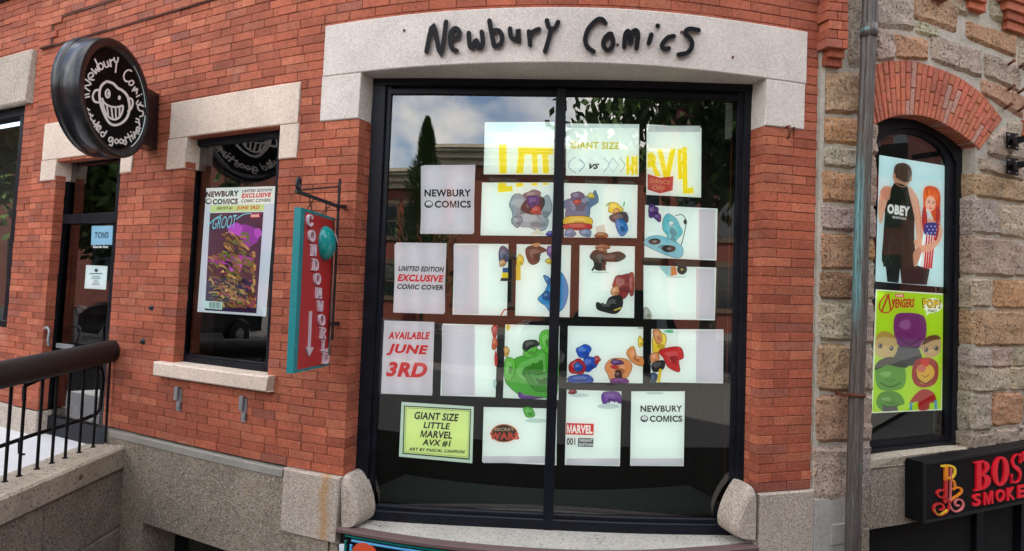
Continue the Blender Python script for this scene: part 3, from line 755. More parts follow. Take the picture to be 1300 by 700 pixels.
mb = MB(); mb.block(dl+.01, dl+.035, DZ0+.9, DZ0+.95, dD+.06, dD+.085, 1, .004); mb.build('lock', M['steel'], dor)

# ------------------------------------------------------------------ far left neighbour
nb = thing('brick_building', 'neighbouring brick building at the far left edge with a rough stone lintel', 'building', (-6, 8, 0))
UNL = ua(-330, 250)
nrest = MB(); cnt = 0; rdn = random.Random(5)
nw0, nw1 = ua(-120, 250), ua(18, 250); nz0, nz1 = za(10, 420), za(18, 134)
k = 0
for k in range(k0):
    z0, z1 = ZB+k*HC, ZB+(k+1)*HC; zm = (z0+z1)/2
    cuts = [(nw0, nw1)] if nz0 < zm < nz1+.02 else []
    if nz1 < zm < za(20, 69): cuts = [(nw0-.05, ua(40, 100))]
    for p, q_ in sub([(UNL, U_FL-.001)], cuts):
        w_ = .0235; x = p-(w_*.5 if k % 2 else 0)
        while x < q_:
            a, c = max(x, p), min(x+w_, q_)
            if c-a > .006:
                if seen(a, zm) or seen(c, zm):
                    mb = MB(); brick_mesh(mb, a, c, z0, z1, .1, -.03+rdn.uniform(-.003, .003), rdn); mb.build('brick', M['brick'], nb); cnt += 1
                else: brick_mesh(nrest, a, c, z0, z1, .1, -.03, rdn)
            x += w_
tag(nrest.build('brick', M['brick'], nb), kind='stuff')
mb = MB(); nh = [(nw0, nw1, nz0, nz1)]
def bed2(a, c, e_, f_): mb.block(a, c, e_, f_, -.4, -.045, max(1, int((c-a)/.05)), 0)
cells([UNL, U_FL-.0005, nw0, nw1], [ZB-1.8, ZB, nz0, nz1, Z_TOP], nh, bed2)
mb.build('mortar_bed', M['brick_mortar'], nb)
mb = MB(); mb.block(nw0-.05, ua(40, 100), nz1, za(20, 69), -.3, .03, 4, .02); mb.build('lintel', M['granite_rough'], nb)
mb = MB(); mb.block(UNL, ulf-.003, ZB-1.8, ZB-.01, -.3, .0, 4, .02); mb.build('base_stone', M['granite_rough'], nb)
nwn = thing('window', None, None); del nwn['label']; del nwn['category']; nwn.parent = nb; nwn.location = Vector((0, 0, ZC))
mb = MB(); mb.block(nw1-.014, nw1+.002, nz0, nz1, -.22, -.08, 1, .005); mb.block(nw0, nw1, nz1-.1, nz1+.01, -.22, -.07, 3, .005); mb.block(nw0, nw1, nz0, nz0+.1, -.22, -.07, 3, .005)
mb.build('frame', M['frame'], nwn); pane(nw0, nw1-.012, nz0, nz1, -.15, nwn, 5)
mb = MB(); mb.block(nw0, nw1+.02, nz0-.1, nz1+.1, -.9, -.8, 3, 0); mb.block(nw1+.01, nw1+.03, nz0-.1, nz1+.1, -.9, -.39, 1, 0); mb.build('dim_room', M['room'], nb)

# ------------------------------------------------------------------ the stone building on the right
sb = thing('stone_building', 'rough brown and grey stone building with a red brick arch over its window', 'building', (3.4, 5.4, 0))
U0S = ua(1043, 300); rs = random.Random(11)
# window opening: straight sides, arched head (points measured along the arch, left to right)
AO = smooth_pts([(1078, 108), (1093, 91), (1110, 82), (1132, 77), (1158, 77), (1190, 86), (1216, 97), (1241, 114), (1258, 132), (1273, 152)], 4)
AI = smooth_pts([(1098, 172), (1107, 162), (1118, 155), (1134, 149), (1152, 146.5), (1176, 149), (1194, 156), (1212, 166), (1229, 178), (1244, 191)], 4)
def arcpt(pl, s_):
    L_ = [0]
    for a, b_ in zip(pl[:-1], pl[1:]): L_.append(L_[-1]+math.hypot(a[0]-b_[0], a[1]-b_[1]))
    t_ = s_*L_[-1]
    return float(np.interp(t_, L_, [p[0] for p in pl])), float(np.interp(t_, L_, [p[1] for p in pl]))
def loc_bricks(): pass
def quad_brick(quad, d, dep, col, mb, ch=.004, jt=.006):
    """brick from four wall points (u,z), anticlockwise or clockwise, shrunk by the joint"""
    ku = qq(quad[0][0]); cu = sum(q_[0] for q_ in quad)/4; cz = sum(q_[1] for q_ in quad)/4
    def shrink(k):
        out = []
        for i in range(4):
            u, z = quad[i]; a = quad[i-1]; b_ = quad[(i+1) % 4]
            def unit(p): 
                dx, dz = (p[0]-u)/ku, p[1]-z; l_ = math.hypot(dx, dz) or 1; return dx/l_, dz/l_
            ax_, az_ = unit(a); bx_, bz_ = unit(b_)
            out.append((u+(ax_+bx_)*k*ku, z+(az_+bz_)*k))
        return out
    r1 = shrink(jt/2); r2 = shrink(jt/2+ch)
    dd = d+rs.uniform(-.002, .002)
    vs = [P(u, z, dd-dep) for u, z in r1]+[P(u, z, dd-ch) for u, z in r1]+[P(u, z, dd) for u, z in r2]
    fs = [(8, 9, 10, 11)]
    for i in range(4):
        j = (i+1) % 4; fs += [(4+i, 4+j, 8+j, 8+i), (i, j, 4+j, 4+i)]
    mb.add(vs, fs, col)
NA = 31
for i in range(NA):
    s0, s1 = i/NA, (i+1)/NA
    rows = [0, .27, .77, 1] if i % 2 else [0, .5, 1]
    O0, O1, I0, I1 = [at(*arcpt(*a), 0.) for a in ((AO, s0), (AO, s1), (AI, s0), (AI, s1))]
    for r0, r1 in zip(rows[:-1], rows[1:]):
        lp = lambda a, b_, k: (a[0]+(b_[0]-a[0])*k, a[1]+(b_[1]-a[1])*k)
        mb = MB(); c = tuple(v*rs.uniform(.92, 1.1) for v in (.45, .135, .075))
        if rs.random() < .05: c = (.42, .22, .17)
        quad_brick([lp(I0, O0, r0), lp(I1, O1, r0), lp(I1, O1, r1), lp(I0, O0, r1)], .006, .2, c, mb, jt=.008)
        mb.build('arch_brick', M['brick'], sb)

GREY = [(.44, .355, .27), (.48, .395, .30), (.40, .33, .26), (.45, .35, .275)]; ORG = [(.50, .28, .15), (.54, .30, .15), (.48, .30, .18)]
BEI = [(.50, .41, .29), (.47, .38, .28)]; BRN = [(.30, .15, .085), (.33, .18, .10)]
from mathutils import noise as mnoise
def stone(quad, kind, amp=.019, dep=.2, nx=7, nz_=5, d=.006, shrink_l=False):
    quad = [(x+a, y+b_) for (x, y), (a, b_) in zip(quad, ((-1.6, -1.6), (1.6, -1.6), (1.6, 1.6), (-1.6, 1.6)))]
    cs = [at(x, y, 0) for x, y in quad]; mb = MB(); vs = []; seed = rs.uniform(0, 99)
    ku = qq(cs[0][0]); jx = .010; col = rs.choice(kind); col = tuple(v*rs.uniform(.92, 1.08) for v in col)
    W_ = abs(cs[1][0]-cs[0][0])/ku; H_ = abs(cs[3][1]-cs[0][1])
    nx = max(5, min(12, int(W_/.024))); nz_ = max(5, min(10, int(H_/.024)))
    for j in range(nz_+1):
        for i in range(nx+1):
            s_, t_ = i/nx, j/nz_
            u, z = bil(cs, s_, t_)
            e_ = min(s_*W_, (1-s_)*W_, t_*H_, (1-t_)*H_)
            q_ = Vector((u*9/ku*.2*5, z*9, seed))
            nv = mnoise.fractal(q_, 1., 2., 4)
            du = mnoise.noise(q_*1.7+Vector((5, 0, 0)))*.012*ku; dz = mnoise.noise(q_*1.7+Vector((0, 5, 0)))*.012
            # pull corners in a little so that outlines are irregular
            cxn = (s_-.5)*2; czn = (t_-.5)*2; rc = (abs(cxn)**6)*(abs(czn)**6)
            u += (cs[0][0]+cs[1][0]-2*u)/2*rc*.05; z += (cs[0][1]+cs[3][1]-2*z)/2*rc*.07
            prof = min(1, e_/.014)
            edge = i in (0, nx) or j in (0, nz_)
            dd = d+(-.022 if edge else amp*(.35+.65*prof)*.7+amp*nv*.75)
            if edge: du *= 1.0; dz *= 1.0
            vs.append(P(u+du, z+dz, dd))
    fs = [(j*(nx+1)+i, j*(nx+1)+i+1, (j+1)*(nx+1)+i+1, (j+1)*(nx+1)+i) for j in range(nz_) for i in range(nx)]
    # sides going back into the wall
    rim = [i for i in range(nx+1)]+[(j+1)*(nx+1)-1+0 for j in range(1, nz_+1)]+[nz_*(nx+1)+i for i in range(nx-1, -1, -1)]+[j*(nx+1) for j in range(nz_-1, 0, -1)]
    rim = [i for i in range(nx+1)]+[j*(nx+1)+nx for j in range(1, nz_+1)]+[nz_*(nx+1)+i for i in range(nx-1, -1, -1)]+[j*(nx+1) for j in range(nz_-1, 0, -1)]
    k0_ = len(vs)
    for r_ in rim:
        j, i = divmod(r_, nx+1); u, z = bil(cs, i/nx, j/nz_); vs.append(P(u, z, -dep))
    n_ = len(rim); fs += [(rim[i], k0_+i, k0_+(i+1) % n_, rim[(i+1) % n_]) for i in range(n_)]
    mb.add(vs, fs, col); mb.build('stone', M['stone'], sb)
def Q4(x0, y0, x1, y1, *r): 
    """left top y0, right top y1 ... quad from edges: (x0,yTL),(x1,yTR),(x1,yBR),(x0,yBL)"""
    return [(x0, y0), (x1, y1), (x1, r[0]), (x0, r[1])]
ST = [
 # left column between the brick pier and the downspout (and behind it to the window)
 (Q4(1078, -30, 1094, -30, 88, 86), GREY), (Q4(1048, 93, 1090, 92, 145, 144), ORG), (Q4(1047, 149, 1089, 152, 184, 181), ORG), (Q4(1045, 186, 1087, 190, 214, 211), GREY),
 (Q4(1043, 217, 1087, 222, 258, 254), ORG), (Q4(1041, 261, 1085, 264, 294, 290), GREY), (Q4(1041, 296, 1084, 299, 343, 341), ORG), (Q4(1039, 345, 1083, 348, 380, 379), BRN),
 (Q4(1038, 384, 1081, 385, 434, 431), GREY), (Q4(1036, 437, 1080, 438, 498, 496), ORG), (Q4(1034, 502, 1079, 502, 562, 561), ORG), (Q4(1032, 566, 1078, 567, 640, 640), BEI),
 (Q4(1095, 160, 1114, 158, 196, 196), GREY), (Q4(1094, 199, 1113, 199, 262, 261), GREY), (Q4(1093, 265, 1112, 265, 303, 303), GREY), (Q4(1092, 306, 1111, 306, 330, 329), ORG), (Q4(1091, 333, 1110, 333, 380, 380), GREY),
 (Q4(1090, 383, 1109, 383, 436, 436), GREY), (Q4(1089, 439, 1108, 440, 497, 497), GREY), (Q4(1088, 500, 1107, 501, 560, 560), BEI), (Q4(1087, 563, 1105, 564, 622, 622), GREY),
 # above the arch
 (Q4(1110, -30, 1160, -30, 40, 34), GREY), (Q4(1111, 36, 1136, 40, 76, 79), GREY), (Q4(1138, 43, 1178, 52, 76, 74), ORG), (Q4(1164, 25, 1192, 36, 50, 40), BEI),
 (Q4(1158, -30, 1216, -30, 44, 22), ORG), (Q4(1183, 44, 1248, 66, 100, 76), GREY), (Q4(1228, 26, 1291, 47, 74, 48), ORG), (Q4(1198, -28, 1228, -24, 22, 8), GREY),
 (Q4(1251, 66, 1294, 84, 118, 96), GREY), (Q4(1247, 99, 1300, 122, 152, 118), ORG), (Q4(1258, -30, 1278, -26, 32, 24), GREY), (Q4(1294, 52, 1345, 66, 112, 84), BEI),
 (Q4(1279, 153, 1345, 160, 216, 200), GREY), (Q4(1255, 178, 1278, 158, 206, 196), BEI), (Q4(1244, 199, 1300, 217, 230, 216), GREY),
 # right of the window, top to bottom
 (Q4(1240, 219, 1302, 232, 258, 248), ORG), (Q4(1304, 224, 1350, 232, 262, 260), GREY), (Q4(1238, 251, 1267, 257, 298, 296), GREY), (Q4(1269, 258, 1310, 262, 306, 299), GREY), (Q4(1238, 299, 1288, 305, 352, 350), GREY),
 (Q4(1290, 308, 1335, 312, 353, 351), GREY), (Q4(1312, 264, 1350, 266, 308, 306), ORG), (Q4(1237, 354, 1259, 355, 390, 390), GREY), (Q4(1261, 356, 1340, 358, 391, 391), ORG), (Q4(1237, 394, 1318, 394, 438, 440), ORG),
 (Q4(1236, 443, 1258, 443, 465, 466), GREY), (Q4(1260, 442, 1285, 441, 465, 466), GREY), (Q4(1287, 441, 1340, 440, 465, 465), GREY), (Q4(1236, 468, 1281, 467, 495, 498), GREY), (Q4(1283, 467, 1340, 466, 493, 495), BEI),
 (Q4(1235, 500, 1258, 499, 546, 548), GREY), (Q4(1261, 499, 1297, 498, 538, 542), ORG), (Q4(1299, 497, 1345, 496, 538, 540), GREY), (Q4(1233, 552, 1262, 548, 567, 572), GREY), (Q4(1264, 546, 1292, 543, 562, 566), BEI), (Q4(1294, 541, 1345, 540, 558, 561), GREY),
]
for q_, kd in ST: stone(q_, kd)
# mortar behind the stones, open where the window is
uw0, uw1 = ua(1108, 400), (ua(1236, 400)+ua(1240, 250))/2
wz0, wzs = za(1215, 572), za(1242, 193)
mb = MB()
def bed3(a, c, e_, f_): mb.block(a, c, e_, f_, -.34, -.010, max(1, int((c-a)/.03)), 0)
u_o0, z_o = ua(1102, 672), za(1102, 672)
cells([U_FR-.001, uw0, uw1, 1.0, u_o0-.001], [-3.3, wz0, wzs, 3.4, z_o+.01], [(uw0, uw1, wz0, wzs), (uw0, uw1, wzs, 3.4), (u_o0-.001, 1.01, -3.4, z_o+.01)], bed3)
mb.build('mortar_bed', M['stone_mortar'], sb)
mb = MB()   # spandrel above the arch: mortar strips that follow the outline of the arch
NSP = 26
for i in range(NSP):
    a, c = uw0+(uw1-uw0)*i/NSP, uw0+(uw1-uw0)*(i+1)/NSP
    us_, zs_ = zip(*[at(x, y, 0) for x, y in AI]); zz = float(np.interp((a+c)/2, us_, zs_))+.06
    mb.block(a, c, zz, 3.4, -.34, -.0105, 1, 0)
mb.build('mortar_bed', M['stone_mortar'], sb)
mb = MB(); mb.block(U_FR-.001, 1.0, 3.4, 15, -.5, .0, 10, 0); mb.build('upper_shade_wall', M['stone_mortar'], sb)  # unseen wall added above the stones, tall enough to shade the pavement
mb = MB(); mb.block(U_FR+.003, U0S+.001, -1.6, 3.4, -.1, .004, 1, .003); mb.build('mortar_seam', M['stone_mortar'], sb)
# corbelled brick clusters at the top
def cluster(x0, x1, rows, d0):
    for (ya, yb, xa, xb, d_) in rows:
        n_ = max(1, round((xb-xa)/24)); 
        for i in range(n_):
            a, c = xa+(xb-xa)*i/n_, xa+(xb-xa)*(i+1)/n_
            mb = MB(); cs = [at(a, yb(a), d_), at(c, yb(c), d_), at(c, ya(c), d_), at(a, ya(a), d_)]
            quad_brick(cs, d_, d_+.05, brick_col(rs), mb, jt=.005); mb.build('corbel_brick', M['brick'], sb)
def lin(x0, y0, sl): return lambda x: y0+(x-x0)*sl
rows = []
for i in range(8):
    y = -32+i*11.6; xa = 1050+(3 if i in (2, 5) else 0)-i*.1
    rows.append((lin(1060, y, .10), lin(1060, y+11.6, .10), xa, 1064+(i % 2)*6, .10)); rows.append((lin(1060, y, .10), lin(1060, y+11.6, .10), 1064+(i % 2)*6, 1078-i*.1, .10))
rows += [(lin(1060, 61, .12), lin(1060, 73, .12), 1052, 1073, .065), (lin(1060, 73.5, .12), lin(1060, 85, .12), 1047, 1070, .035)]
cluster(0, 0, rows, 0)
rows = []
for i in range(4): rows.append((lin(1243, -36+i*12.5, .32), lin(1243, -24+i*12.5, .32), 1229+i*.5, 1257-i*1.5, .13-.028*i))
for i in range(6): rows.append((lin(1290, -36+i*12.8, .34), lin(1290, -24+i*12.8, .34), 1278+i*.2, 1312, .15-.022*i))
for i in range(2): rows.append((lin(1195, -26+i*13, .3), lin(1195, -14+i*13, .3), 1186+i*2, 1204, .1-.03*i))
cluster(0, 0, rows, 0)
# second arch starting at the right edge of the picture
rr_ = random.Random(2)
for i, (x0, x1, y0, y1) in enumerate([(1293, 1303, 153, 173), (1303, 1314, 146, 165)]):
    mb = MB(); quad_brick([at(x0, y1), at(x1, y1+3), at(x1+6, y0-4), at(x0+4, y0)], .04, .2, brick_col(rs), mb); mb.build('arch_brick', M['brick'], sb)

# arched window
dS = -.16
aw = thing('arched_window', None, None); del aw['label']; del aw['category']; aw.parent = sb; aw.location = Vector((0, 0, ZC-1.2))
OUT = [(1095, 585), (1096, 400), (1100, 186)]+smooth_pts([(1106, 172), (1118, 164), (1134, 157), (1150, 154), (1170, 155), (1188, 162), (1204, 174), (1217, 188), (1227, 203)], 3)+[(1222, 400), (1216, 569)]
INN = [(1104.5, 561), (1107, 400), (1110, 190)]+smooth_pts([(1114, 181), (1122, 175), (1136, 171), (1150, 169.5), (1165, 172), (1180, 178), (1192, 187), (1200, 198), (1205, 211)], 3)+[(1203, 400), (1201.5, 555)]
MID = [((a[0]*.45+b_[0]*.55), (a[1]*.45+b_[1]*.55)) for a, b_ in zip(OUT, INN)]
OUT2 = [(x+(2 if x > 1150 else -6), y-(6 if y < 250 else 0)) for x, y in OUT]
mb = MB(); mb.ring(OUT2, MID, dS-.08, dS+.04); mb.ring([(a[0]*.6+b_[0]*.4, a[1]*.6+b_[1]*.4) for a, b_ in zip(OUT, INN)], INN, dS-.08, dS+.02)
mb.prism([(1095, 572), (1106, 571), (1212, 560.5), (1216.5, 569), (1216, 574), (1095, 586)], dS-.08, dS+.05)
mb.prism([(1100, 562), (1203, 553.5), (1212, 562), (1098, 572)], dS-.08, dS+.02)
mb.build('frame', M['frame'], aw)
mb = MB(); g_ = [at(x, y, dS) for x, y in [(1100, 566)]+INN[1:-1]+[(1204, 558)]]
mb.add([P(u, z, dS) for u, z in g_], [tuple(range(len(g_)))[::-1]]); mb.build('pane', M['glass'], aw)
mb = MB(); mb.block(uw0-.03, uw1+.02, wz0-.1, wzs+.7, -1.2, -1.1, 4, 0); mb.block(uw1+.012, uw1+.03, wz0-.1, wzs+.7, -1.2, -.33, 1, 0); mb.block(uw0-.03, uw0-.012, wz0-.1, wzs+.7, -1.2, -.33, 1, 0)
mb.block(uw0-.03, uw1+.02, wz0-.12, wz0-.002, -1.2, -.28, 4, 0); mb.build('dim_room', M['inner'], sb)
# sill, concrete below it and the dark basement opening
zt = wz0-.045
mb = MB(); mb.prism([(1104, 585), (1150, 579), (1218, 571), (1262, 568.5), (1300, 560), (1345, 556), (1345, 566), (1300, 570), (1220, 583), (1104, 595)], -.3, .03); mb.build('window_sill', M['coping'], sb)
u_o0, z_o = ua(1102, 672), za(1102, 672)
mb = MB()
def bed4(a, c, e_, f_): mb.block(a, c, e_, f_, -.3, .016, max(1, int((c-a)/.04)), .004)
cells([ua(1092, 620), u_o0, 1.0], [-3.3, z_o-.0, wz0-.07], [(u_o0, .97, -3.4, z_o)], bed4)
mb.build('foundation_wall', M['aggregate'], sb)
mb = MB(); mb.block(U0S-.008, ua(1091, 620), -3.3, za(1060, 630), -.2, .02, 2, .006); mb.block(ua(1052, 670), ua(1076, 670), za(1060, 690), za(1060, 664), -.2, .028, 2, .004); mb.build('cement_patch', M['cement'], sb)
bw = MB(); bw.block(u_o0, .97, -3.3, z_o, -.3, -.22, 8, 0); bo = bw.build('basement_window', M['inner'], sb)
mb = MB(); mb.block(ua(1240, 690, -.2)-.006, ua(1240, 690, -.2)+.006, -3.3, z_o, -.22, -.17, 1, .003); mb.block(ua(1292, 690, -.2)-.004, ua(1292, 690, -.2)+.02, -3.3, z_o, -.22, -.15, 1, .003); mb.build('frame', M['frame'], bo)

# ------------------------------------------------------------------ downspout
ds = thing('downspout', 'tall brown metal downspout with a verdigris streak between the brick pier and the arched window', 'drainpipe', at3(1083, 699, .12))
pp = [at3(x, y, .11) for x, y in ((1107, -60), (1104.5, 0), (1100, 120), (1096, 220), (1091, 400), (1087, 501), (1084.5, 600), (1082, 700), (1079, 800))]
mb = MB(); mb.tube([Vector(p) for p in pp], .056, 20, prof=lambda j: 1.0 if j % 4 else .86, smooth=False); mb.build('pipe', M['spout'], ds)
u_, z_ = at(1087, 501, .11)
mb = MB(); c_ = Vector(P(u_, z_, .11)); mb.lathe(c_-Vector((0, 0, .014)), (0, 0, 1), [(0, .064), (.0, .0665), (.026, .0665), (.026, .064)], 20)
a = Vector(P(u_-.013, z_, .0)); beam(mb, a, a+Vector((-.0, -.16, 0)), .012, .026); a = Vector(P(u_+.013, z_, .0)); beam(mb, a, a+Vector((0, -.16, 0)), .012, .026)
mb.build('pipe_strap', M['rust'], ds)
mb = MB(); c_ = Vector(at3(1103, 40, .11)); mb.lathe(c_-Vector((0, 0, .05)), (0, 0, 1), [(0, .058), (.0, .0615), (.1, .0615), (.1, .058)], 20); mb.build('pipe_collar', M['spout'], ds)

# ------------------------------------------------------------------ hand-written shop name on the big lintel
HW = {   # strokes measured on the photograph
 'N': [[(541.4, 65.5), (550, 31.5), (559.4, 69.5), (566.3, 27.7)]],
 'e': [[(572.5, 50), (582.5, 46), (582.5, 39.5), (577.5, 36), (572, 43), (572.2, 56), (575, 63), (579.5, 64.5)]],
 'w': [[(595, 42), (596.5, 58), (599.5, 60), (604.5, 51), (608, 61.5), (613, 55), (611.5, 40.5)]],
 'b': [[(621.3, 26.3), (624, 42), (627.3, 58.6)], [(625, 39.5), (633, 39), (637.5, 47), (635.5, 56), (628, 59.2)]],
 'u': [[(647.5, 36.5), (648.5, 46), (653, 50.5), (657, 46), (657.8, 37), (658.8, 53)]],
 'r': [[(671.5, 40), (673, 57)], [(672.5, 48), (676, 41), (684, 37)]],
 'Y': [[(694.3, 26), (697, 35.3), (704, 36), (708.5, 28)], [(700, 36.5), (696, 52), (692, 65.5)]],
 'C': [[(768.5, 29.5), (764, 24.5), (757, 26), (747, 37), (743, 50), (746, 60), (753.5, 65.5)]],
 'o': [[(776, 43), (769, 47), (766, 56), (770, 63.5), (776, 61), (778.5, 53), (775.5, 43.5), (772, 44)]],
 'm': [[(792.5, 59.5), (794, 44), (798.5, 40), (801, 56), (802, 43), (807.5, 38.5), (810, 46), (808, 61.5)]],
 'i': [[(827, 44), (823.6, 55)], [(834.9, 32.6), (835.2, 33.2)]],
 'c': [[(855.5, 46), (847, 48.5), (840.5, 58), (844.5, 62.5), (849, 61.5)]],
 'S': [[(887, 38.5), (875, 36.8), (870, 42.5), (877, 50), (878.5, 58.5), (873, 67), (861.5, 69.5)]],
}
lname = 'black hand-written style metal letters spelling the shop name across the big granite lintel'
let = thing('shop_lettering', lname, 'lettering', at3(715, 60, .012))
def lint(x, y, o=0.): u, z = at(x, y, .013+o); return Vector(P(u, z, .013+o))
for ch, sts in HW.items():
    cv = Canvas(lint)
    for st in sts: cv.k = 0; cv.raised(st, 6.0, .026, (20, 21, 24), sm=True)
    o = cv.mb.build('letter', M['black'], let); 
for x, y in ((513, 39), (589, 57), (784, 56.5), (865, 41), (930, 73)):
    pass
mb = MB()
for x, y in ((513, 39), (865, 41), (930, 73), (784, 57)):
    c = lint(x, y); mb.lathe(c-Vector((0, 0, 0)), (0, -1, 0), [(0, .009), (.01, .009), (.012, .005)], 8)
mb.build('bolt', M['rust'], let)

# ------------------------------------------------------------------ round projecting sign
RAD = .487; YC = 5.48
tn, _e = ray(99.5, 126); tf, _e = ray(192.5, 122)
SLX = (tf*(YC+RAD)-tn*(YC-RAD))/(2*RAD); X0D = tn*(YC-RAD)-SLX*(YC-RAD)
def dplane(x, y, o=0.):
    t, e = ray(x, y); Y = (X0D+o)/(t-SLX); return Vector((t*Y, Y, e*Y+ZC))
AX = Vector((1, -SLX, 0)).normalized()
pc = Vector((X0D+SLX*YC, YC, (dplane(147, 51).z+dplane(146, 198).z)/2)); XF = pc.x
rsn = thing('round_sign', 'round black drum sign with a grinning white cartoon head above the shop door', 'sign', (XF-.1, pc.y, pc.z-RAD))
mb = MB(); mb.lathe(pc-AX*.22, AX, [(0, RAD-.03), (0, RAD), (.06, RAD), (.063, RAD-.008), (.069, RAD-.008), (.072, RAD), (.215, RAD), (.22, RAD-.005), (.22, RAD-.062), (.195, RAD-.064), (.195, 0.)], 72)
mb.build('drum', M['drum'], rsn)
mb = MB(); mb.lathe(pc-AX*.022, AX, [(0, RAD-.087), (0, 0)], 72, smooth=False); mb.build('face_panel', M['black'], rsn)
mb = MB()
for a0, a1 in ((-58, -4), (6, 58)):
    pts = [pc-AX*.012+Vector((SLX, 1, 0)).normalized()*math.cos(R(a))*(RAD-.070)+Vector((0, 0, 1))*math.sin(R(a))*(RAD-.070) for a in np.linspace(a0, a1, 18)]
    mb.tube([Vector(p) for p in pts], .004, 6, col=(.6, .8, .78))
mb.build('light_tube', M['gloss'], rsn)
yw = P(*at(198, 150))[1]
mb = MB(); x0 = XF-.235; 
mb.box(XF-.19, XF-.012, pc.y+RAD*.78, pc.y+RAD+.22, pc.z-.29, pc.z+.23); mb.build('wall_bracket', M['drum'], rsn)
def discfn(x, y, o=0.):
    return dplane(x, y, -.0205+o)
cv = Canvas(discfn)
def cs(pts): return [(50+x/4.118, 40+y/4.118) for x, y in pts]
WH = (238, 238, 232)
def ST_(pts, w=2.2, closed=False, sm=True): cv.stroke(cs(pts), w, WH, closed=closed, sm=sm)
for p_ in ([(352, 262), (330, 278), (318, 300), (314, 335), (322, 385), (340, 435), (362, 474), (390, 490), (425, 482), (455, 455), (470, 415), (470, 378), (458, 335), (432, 308), (410, 297), (385, 272)],):
    ST_(p_, 3.2, True)
ST_([(308, 306), (290, 312), (279, 340), (288, 366), (308, 372)], 2.8); ST_([(468, 348), (484, 356), (488, 378), (480, 404), (464, 418)], 2.6)
cv.stroke(cs([(357, 303), (348, 314), (347, 332), (355, 346), (365, 340), (367, 318)]), 2.4, WH, closed=True)
cv.ell(*cs([(359, 326)])[0], .9, 2.2, WH); cv.ell(*cs([(418, 347)])[0], 1.9, 2.9, WH)
ST_([(328, 352), (340, 374), (370, 392), (405, 396), (434, 388)], 2.4); ST_([(330, 354), (334, 388), (346, 424), (368, 452), (398, 461), (424, 442), (436, 408), (436, 390)], 2.6)
for p_ in ([(352, 384), (360, 436)], [(376, 394), (383, 455)], [(398, 396), (401, 458)], [(419, 394), (419, 444)]): ST_(p_, 2.2, sm=False)
TX = [  # ring lettering
 [(237, 332), (258, 327)], [(240, 346), (261, 341)],
 [(263, 312), (234, 288), (270, 276), (241, 251)],
 [(258, 250), (282, 232), (272, 216), (256, 228), (262, 250), (285, 254)],
 [(272, 196), (298, 222), (293, 196), (313, 210), (300, 182)],
 [(290, 146), (318, 200)], [(305, 178), (320, 166), (334, 180), (330, 196), (318, 200)],
 [(336, 160), (346, 186), (360, 182), (354, 154), (366, 182)],
 [(368, 148), (375, 184)], [(371, 166), (377, 150), (388, 150)],
 [(390, 138), (396, 160), (408, 160), (412, 138)], [(404, 160), (398, 214)],
 [(482, 208), (466, 202), (448, 214), (441, 238), (450, 260), (464, 262)],
 [(484, 256), (470, 264), (470, 278), (482, 282), (494, 268), (484, 256)],
 [(486, 312), (500, 290), (498, 312), (512, 298), (508, 326)],
 [(508, 342), (524, 334)], [(534, 328), (535, 329)],
 [(516, 362), (508, 378), (518, 386), (530, 372)],
 [(544, 392), (526, 384), (514, 396), (524, 414), (540, 418), (542, 438), (526, 446)],
 [(506, 456), (522, 462)], [(503, 472), (519, 478)],
 [(247, 402), (262, 412)], [(252, 420), (258, 436), (266, 430), (270, 446), (280, 438)], [(264, 452), (280, 470)], [(290, 466), (282, 480), (292, 486)],
 [(286, 500), (312, 474)], [(300, 488), (298, 514)], [(300, 488), (318, 494)],
 [(306, 520), (322, 504), (314, 496), (302, 512), (312, 528)],
 [(344, 534), (326, 526), (322, 542), (334, 550), (352, 522)], 
 [(384, 558), (370, 554), (362, 568), (372, 578), (384, 562), (380, 596), (366, 592)],
 [(402, 562), (394, 574), (404, 586), (414, 574), (402, 562)], [(426, 562), (418, 574), (428, 586), (438, 574), (426, 562)],
 [(456, 580), (444, 568), (440, 584), (454, 590), (448, 552)],
 [(462, 536), (480, 576)], [(456, 556), (482, 546)],
 [(484, 540), (490, 562)], [(478, 526), (479, 527)],
 [(500, 556), (492, 524), (504, 540), (506, 518), (520, 538)],
 [(512, 520), (524, 508), (512, 500), (508, 516), (524, 522)],
 [(520, 466), (524, 494)], [(528, 506), (529, 507)]]
for p_ in TX: ST_(p_, 2.0)
cv.mb.build('sign_print', M['paint'], rsn)

# ------------------------------------------------------------------ wrought iron bracket and the hanging board
bar_t, bar_b = Vector(at3(431.5, 227, .09)), Vector(at3(421.5, 432, .09))
br = thing('sign_bracket', 'wrought iron wall bracket with a scroll end carrying the red hanging board', 'bracket', bar_b)
mb = MB(); beam(mb, bar_t, bar_b, .035, .012, (1, 0, 0)); mb.build('wall_bar', M['iron'], br)
arm0 = Vector(at3(431, 263, .09)); arm1 = Vector(atY(376, 243, 4.43))
mb = MB()
for px_, py_ in ((437, 263), (428, 411)):
    a = Vector(at3(px_-6, py_, .09)); b_ = Vector(at3(px_+1, py_, 0)); beam(mb, a+Vector((0, -.03, 0)), b_, .03, .03)
mb.build('standoff', M['iron'], br)
mb = MB(); beam(mb, arm0, arm1, .022, .022); mb.build('arm', M['iron'], br)
mb = MB(); mb.tube([Vector(at3(430.5, 237, .09)), arm1+Vector((0, .08, .02))], .006, 6); mb.build('stay_rod', M['iron'], br)
mb = MB(); sc_ = []
for i in range(22):
    a = -1.2+i*.27; r_ = .052*(1-i*.021); sc_.append(arm1+Vector((0, .03+math.cos(a)*r_*-.8+.02, .055+math.sin(a)*r_)))
mb.tube(sc_, [.011]*22, 8); mb.build('scroll', M['iron'], br)
